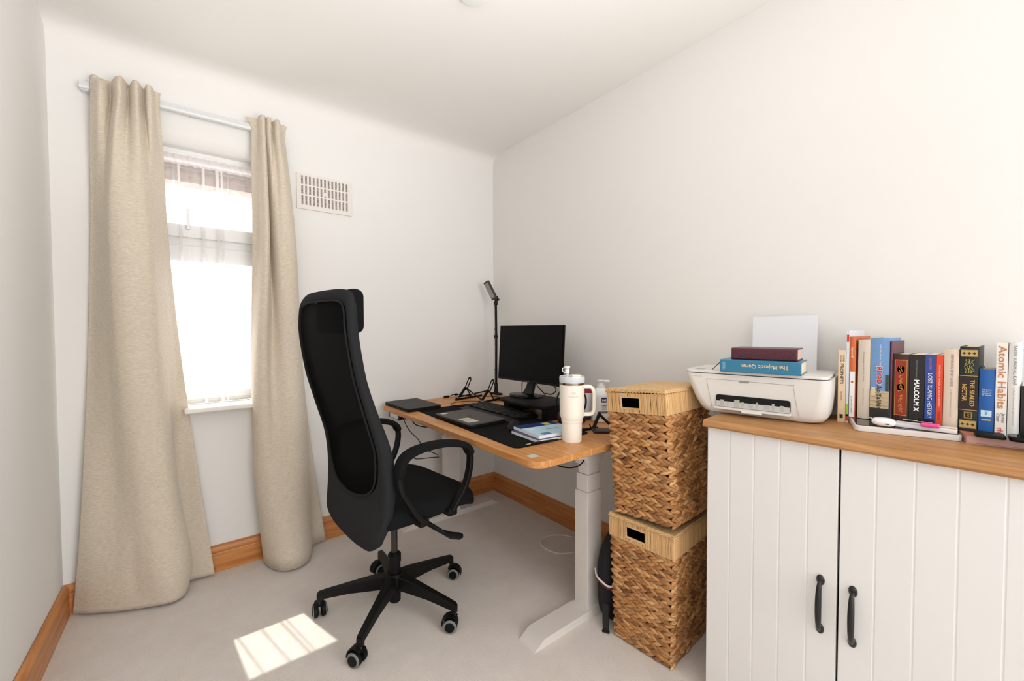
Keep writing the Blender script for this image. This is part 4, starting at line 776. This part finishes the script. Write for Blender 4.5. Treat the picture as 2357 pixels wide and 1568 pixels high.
def d_or(m, w, h): bandd(m, (240, 238, 240), .02, h*.60, w, .0003); m.lathe(C((190, 90, 60)), [(0, 0), (.003, 0), (.003, .0003), (0, .0003)], 16, xf=M4.Translation((-.0006, 0, h*.48)) @ M4.Rotation(-PI/2, 4, 'Y')); tx(m, (90, 90, 100), 'yuwansaya', .0045, h*.22, .05); tx(m, (245, 235, 220), 'tajwid', .006, h*.82, .03)
book('thin orange book with a white lower spine label', BX, -2.118, -2.1325, TZ, 1.152, .17, (206, 106, 56), d_or)
def d_comm(m, w, h): tx(m, (120, 105, 90), 'A Commentary on the Forty Hadith', .0032, h*.66, h*.38); tx(m, (140, 120, 90), 'of Imam al-Nawawi', .003, h*.28, h*.22)
book('thick plain beige book beside the blue spine with a building photo', BX, -2.138, -2.1665, .9085, 1.143, .15, (212, 200, 184), d_comm)
def d_riy(m, w, h):
    bandd(m, (196, 176, 140), .035, h*.36, w, .0002, .0002); bandd(m, (40, 42, 36), 0, .036, w, .0003, .0002); 
    m.box(C((58, 70, 70)), (-.0007, -w+.0005, h*.36), (0, -w+.008, h*.56), .002); m.box(C((215, 200, 165)), (-.0007, w-.012, h*.30), (0, w-.003, h*.40), .002)
    for i in range(4): m.box(C((150, 130, 98)), (-.0006, -w+.001, h*(.18+.05*i)), (0, w-.001, h*(.183+.05*i)))
    tx(m, (235, 240, 246), 'Imam Abu Zakariya Yahya', .0035, h*.79, h*.26, -.002); tx(m, (245, 225, 225), 'RIYAD', .0125, h*.545, .053, .0, .05); m.text(C((200, 35, 45)), 'RIYAD', .0115, (-.0008, 0, h*.545), (0, 0, -1), (0, -1, 0), .02, w=.05); m.text(C((20, 22, 28)), 'As-Salihin', .0105, (-.0009, 0, h*.28), (0, 0, -1), (0, -1, 0), .01, w=.070)
book('thick sky-blue book with a red title and a domed building on the spine', BX, -2.167, -2.2095, .9085, 1.149, .15, (112, 152, 200), d_riy)
book('thin maroon spine between the sky-blue book and the red-gold ornate one', BX, -2.210, -2.2165, .9085, 1.139, .16, (96, 52, 68), None)
def squig(m, col, zc, y, L, a, k, seed):
    rnd = random.Random(seed); pts = [(-.0008, y+a*rnd.uniform(-1, 1), zc-L/2+L*i/k) for i in range(k+1)]; m.tube(C(col), cr(pts, 3), .0005, 4)
def d_pers(m, w, h):
    bandd(m, (190, 150, 60), .022, h-.016, w-.003, .0002); bandd(m, (150, 40, 22), .024, h-.018, w-.0042, .0004)
    for zc in (h*.78, h*.52): m.lathe(C((74, 40, 20)), [(0, 0), (.008, 0), (.008, .0004), (0, .0004)], 10, xf=M4.Translation((-.0004, 0, zc)) @ M4.Rotation(-PI/2, 4, 'Y') @ M4.Diagonal((1.4, 1, 1, 1)))
    for i, zc in enumerate((h*.78, h*.65, h*.52, h*.36, h*.22)): squig(m, (205, 160, 60), zc, 0, .024, .005, 9, i); squig(m, (205, 160, 60), zc, 0, .022, .004, 8, i+20)
book('dark brown book with an ornate red and gold spine', BX, -2.217, -2.2510, .9085, 1.104, .14, (58, 28, 20), d_pers)
def d_mal(m, w, h): tx(m, (150, 150, 150), 'THE AUTOBIOGRAPHY OF', .0028, h*.78, h*.28, .001); m.text(C((245, 245, 245)), 'MALCOLM X', .0100, (-.0008, 0, h*.42), (0, 0, -1), (0, -1, 0), .035, w=h*.45); tx(m, (120, 30, 30), 'ALEX HALEY', .0025, h*.12, .022)
book('black paperback with bold white lettering on the spine', BX, -2.2515, -2.2820, .9085, 1.104, .14, (24, 23, 24), d_mal, True)
def d_lost(m, w, h): tx(m, (190, 110, 120), 'ALKHATEEB', .005, h*.88, .032); m.text(C((235, 240, 248)), 'LOST ISLAMIC HISTORY', .0085, (-.0008, 0, h*.43), (0, 0, -1), (0, -1, 0), .0, w=h*.62)
book('royal blue paperback between the black one and the red one', BX, -2.2825, -2.3035, .9085, 1.105, .14, (44, 72, 150), d_lost, True)
def d_red(m, w, h): tx(m, (250, 220, 205), 'RICHARD H. THALER & CASS R. SUNSTEIN', .0034, h*.58, h*.56); tx(m, (120, 20, 20), 'NUDGE', .004, h*.17, .022)
book('slim bright red-orange paperback', BX, -2.304, -2.3170, .9085, 1.105, .14, (224, 70, 38), d_red, True)
def d_beige(m, w, h): tx(m, (130, 115, 130), 'NEWBORN BABY GUIDE', .0058, h*.74, h*.40, -.002); tx(m, (160, 145, 130), 'In light of the Quran & Sunnah', .003, h*.33, h*.34, -.001)
book('pale cream book just left of the green and gold volume', BX, -2.3175, -2.3455, .9085, 1.121, .145, (222, 204, 184), d_beige)
def d_seal(m, w, h):
    G = (178, 146, 84)
    for z0, z1 in ((h-.026, h-.008), (.010, .030)): 
        bandd(m, G, z0, z1, w-.001, .0002); bandd(m, (196, 166, 104), z0+.0025, z1-.0025, w-.0025, .0004)
        for i in range(3): m.lathe(C((60, 50, 30)), [(0, 0), (.0036, 0), (.0036, .0006), (0, .0006)], 4, xf=M4.Translation((-.0004, -.009+.009*i, (z0+z1)/2)) @ M4.Rotation(-PI/2, 4, 'Y'))
    for zc in (h*.655, h*.255): m.box(C(G), (-.0006, -w+.001, zc), (.001, w-.001, zc+.0018))
    bandd(m, (38, 18, 14), h*.27, h*.65, w, .0001)
    for i in range(4): squig(m, (190, 180, 80), h*.77, -.006+i*.004, .036, .003, 10, i+40)
    m.text(C((206, 172, 100)), 'THE SEALED', .008, (-.0008, -.0068, h*.46), (0, 0, -1), (0, -1, 0), .02, w=h*.31); m.text(C((206, 172, 100)), 'NECTAR', .008, (-.0008, .0068, h*.46), (0, 0, -1), (0, -1, 0), .02, w=h*.20)
    bandd(m, G, h*.16, h*.235, w-.009, .0002); bandd(m, (40, 30, 18), h*.167, h*.228, w-.0105, .0004); squig(m, G, h*.198, 0, .012, .003, 6, 77)
book('thick dark green book with gold bands on the spine', BX, -2.346, -2.3800, .9085, 1.129, .155, (20, 28, 20), d_seal)
def d_blue(m, w, h):
    for i, s in enumerate(('THE QURAN', 'English Meanings', 'and Notes', 'by Saheeh')): m.text(C((225, 235, 245)), s, .0030, (-.0008, 0, h*.68-i*.0042), (0, -1, 0), (0, 0, 1), .0, w=.016)
    m.box(C((200, 228, 240)), (-.0006, -.009, h*.26), (.001, .009, h*.36)); m.box(C((120, 170, 200)), (-.0009, -.002, h*.29), (.001, .002, h*.34)); m.box(C((190, 170, 110)), (-.0006, -.008, h*.20), (.001, .008, h*.225))
book('short deep blue book with a small pale emblem, shorter than its neighbours', BX, -2.3808, -2.4075, .9105, 1.073, .13, (24, 90, 165), d_blue)
def d_atom(m, w, h): m.text(C((190, 128, 84)), 'Atomic Habits', .0135, (-.0008, -.0012, h*.63), (0, 0, -1), (0, -1, 0), .01, w=h*.68); m.text(C((40, 40, 42)), 'James', .0055, (-.0008, -.0045, h*.19), (0, 0, -1), (0, -1, 0), .0, w=.024); m.text(C((40, 40, 42)), 'Clear', .0055, (-.0008, .004, h*.19), (0, 0, -1), (0, -1, 0), .0, w=.02); m.text(C((214, 66, 60)), 'rh', .010, (-.0008, 0, h*.055), (0, 0, -1), (0, -1, 0), .02, w=.012)
book('white paperback with large bronze lettering on the spine', BX, -2.4082, -2.4275, .9105, 1.140, .15, (238, 232, 226), d_atom, True)
def d_taf(m, w, h): tx(m, (120, 118, 116), 'TAFSIR SURAH AL-KAHF', .0062, h*.76, h*.42, -.001); tx(m, (170, 150, 140), 'by Shaykh Muhammad ibn Salih al-Uthaymin', .0028, h*.32, h*.40)
book('white hardback with small grey lettering, second from the right end', BX, -2.4282, -2.4475, .9105, 1.142, .15, (226, 224, 222), d_taf)
def d_blk(m, w, h): tx(m, (160, 160, 160), 'The History', .005, h*.8, .03); tx(m, (130, 60, 50), 'Novel', .005, h*.5, .03)
book('short black book at the right end of the row', BX, -2.4485, -2.475, .9105, 1.037, .13, (24, 23, 24), d_blk, True)
# flat items under the upright books
la = thing('slim_laptop', 'slim white tablet-like laptop lying under the left half of the upright books', 'laptop', (-.300, -2.157, TZ), (0, 0, -1.263))
m = MB(); m.prism(C((225, 222, 220), .25), rr_poly(0, 0, .213, .19, .012, 5), 0, .0165, bev=.003); obj('shell', m, la)
m = MB(); m.prism(C((70, 60, 58), .08), rr_poly(.004, .004, .209, .186, .010, 5), .0165, .0180); obj('glossy_lid', m, la)
m = MB(); m.box(C((238, 240, 245), .4), (0, 0, 0), (.118, .04, .0115), .003); tag(obj('white_box', m, loc=(-.250, -2.232, TZ+.0182), rot=(0, 0, -1.5)), 'flat white strip box in front of the books, under the keys', 'box')
pk2 = thing('magazine', 'flat pinkish book lying under the books at the right end', 'book', (-.245, -2.366, TZ), (0, 0, -1.28))
m = MB(); m.box(C((200, 160, 148), .4), (0, .001, .002), (.17, .15, .019), .001); obj('pages', m, pk2)
m = MB(); m.box(C((190, 150, 140), .4), (-.001, 0, .0), (.171, .152, .002)); m.box(C((190, 120, 100), .4), (-.001, 0, .019), (.05, .152, .021)); m.box(C((186, 186, 196), .4), (.05, 0, .019), (.171, .152, .021)); m.box(C((225, 205, 200), .4), (.085, 0, .0205), (.10, .15, .0213)); obj('cover', m, pk2)
# earbuds case, keys, black pouches
ea = thing('earbud_case', 'small white earbud charging case in front of the sky-blue book', 'earbud case', (-.262, -2.212, TZ+.0182), (0, 0, -1.42))
t = bmesh.new(); bmesh.ops.create_uvsphere(t, u_segments=28, v_segments=18, radius=1)
for v in t.verts: x, y, z = v.co; sg = lambda a, p: math.copysign(abs(a)**p, a); v.co = V((sg(x, .75)*.026, sg(y, .75)*.022, .0115+sg(z, .85)*.0115))
m = MB(); m.merge(t, C((244, 242, 240), .2)); obj('case_body', m, ea)
m = MB(); m.box(C((60, 60, 60)), (.004, -.0225, .008), (.012, -.0215, .011), .001); obj('charging_port', m, ea)
m = MB(); m.tube(MT['chrome'], [(-.024, -.004, .018), (-.030, -.006, .020)], .002, 8); obj('lanyard_loop', m, ea)
ky = thing('key_bunch', 'bunch of keys with a bright pink fob in front of the red book', 'keys', (-.255, -2.30, TZ+.030), (0, 0, -1.45))
m = MB(); m.box(C((226, 74, 150), .35), (-.016, -.012, .000), (.020, .004, .011), .004, 3); obj('pink_fob', m, ky)
m = MB(); m.tube(MT['chrome'], [(-.005+.012*math.cos(b), .004+.008*math.sin(b), .014+.002*math.sin(b)) for b in [2*PI*i/20 for i in range(21)]], .0012, 6); obj('split_ring', m, ky)
m = MB(); m.box(MT['chrome'], (-.05, .004, .011), (-.018, .010, .013), .0008); m.box(MT['chrome'], (-.02, .0, .011), (-.01, .014, .013), .0008); obj('silver_key', m, ky)
m = MB(); m.box(MT['blackp'], (-.022, -.002, .012), (.010, .016, .019), .003, 3); obj('black_key_head', m, ky)
m = MB(); m.box(C((214, 178, 130), .3), (.018, -.006, .004), (.052, -.002, .006), .0006, xf=M4.Rotation(-.25, 4, 'Z')); obj('brass_key', m, ky)
m = MB(); m.prism(MT['blackp'], rr_poly(0, 0, .050, .05, .008, 5), 0, .009, bev=.002)
tag(obj('black_wallet', m, loc=(-.262, -2.382, TZ+.0215), rot=(0, 0, -1.42)), 'small flat black case in front of the deep blue book', 'case')
m = MB(); m.prism(MT['blackg'], rr_poly(0, 0, .075, .05, .010, 5), 0, .012, bev=.003); m.tube(MT['blackp'], [(.02+.006*math.cos(b), .02, .012+.006*math.sin(b)) for b in [PI*i/8 for i in range(9)]], .0012, 6)
tag(obj('black_pouch', m, loc=(-.262, -2.436, TZ+.0215), rot=(0, 0, -1.42)), 'glossy black case in front of the white hardback at the right end', 'case')
# two books lying on the printer
PT = TZ+.1462
q = thing('book', 'thick teal-blue book lying flat on the printer, under the maroon one', 'book', (-.372, -1.815, PT), (0, 0, -1.38), 'books lying on the printer')
m = MB(); cw, cd_, chh = .225, .15, .040; TE = C((44, 118, 152), .35)
m.box(TE, (0, 0, 0), (cw, cd_, .0025)); m.box(TE, (0, 0, chh-.0025), (cw, cd_, chh)); m.box(TE, (0, -.003, 0), (cw, .003, chh), .0028, 3)
m.text(C((232, 205, 150)), 'The Majestic Quran', .0120, (cw*.575, -.0032, chh*.52), (-1, 0, 0), (0, 0, -1), .006, w=.128)
for i, s in enumerate(('A Plain English', 'Translation')): m.text(C((200, 225, 235)), s, .0032, (.010+.005*i, -.0032, chh*.5), (0, 0, 1), (-1, 0, 0), 0, w=.024)
obj('cover', m, q); m = MB(); m.box(MT['pages'], (.003, .004, .0026), (cw-.003, cd_-.004, chh-.0026)); obj('pages', m, q)
m = MB(); m.tube(C((40, 40, 45)), cr([(.0, .06, .034), (-.012, .055, .028), (-.03, .04, .006), (-.034, .035, .002)], 5), .0012, 6); obj('ribbon_marker', m, q)
q = thing('book', 'maroon leather-bound book on top of the teal-blue book', 'book', (-.335, -1.835, PT+.0405), (0, 0, -1.38), 'books lying on the printer')
m = MB(); cw, cd_, chh = .185, .125, .038; MR = mat('maroon_leather', (78, 24, 38), .38, bump=(300, .4))
m.box(MR, (0, 0, 0), (cw, cd_, .003), .001); m.box(MR, (0, 0, chh-.003), (cw, cd_, chh), .001); m.box(MR, (0, -.005, 0), (cw, .005, chh), .0045, 4); obj('cover', m, q)
m = MB(); m.box(C((222, 196, 180), .8), (.003, .005, .003), (cw-.003, cd_-.003, chh-.003)); obj('pages', m, q)
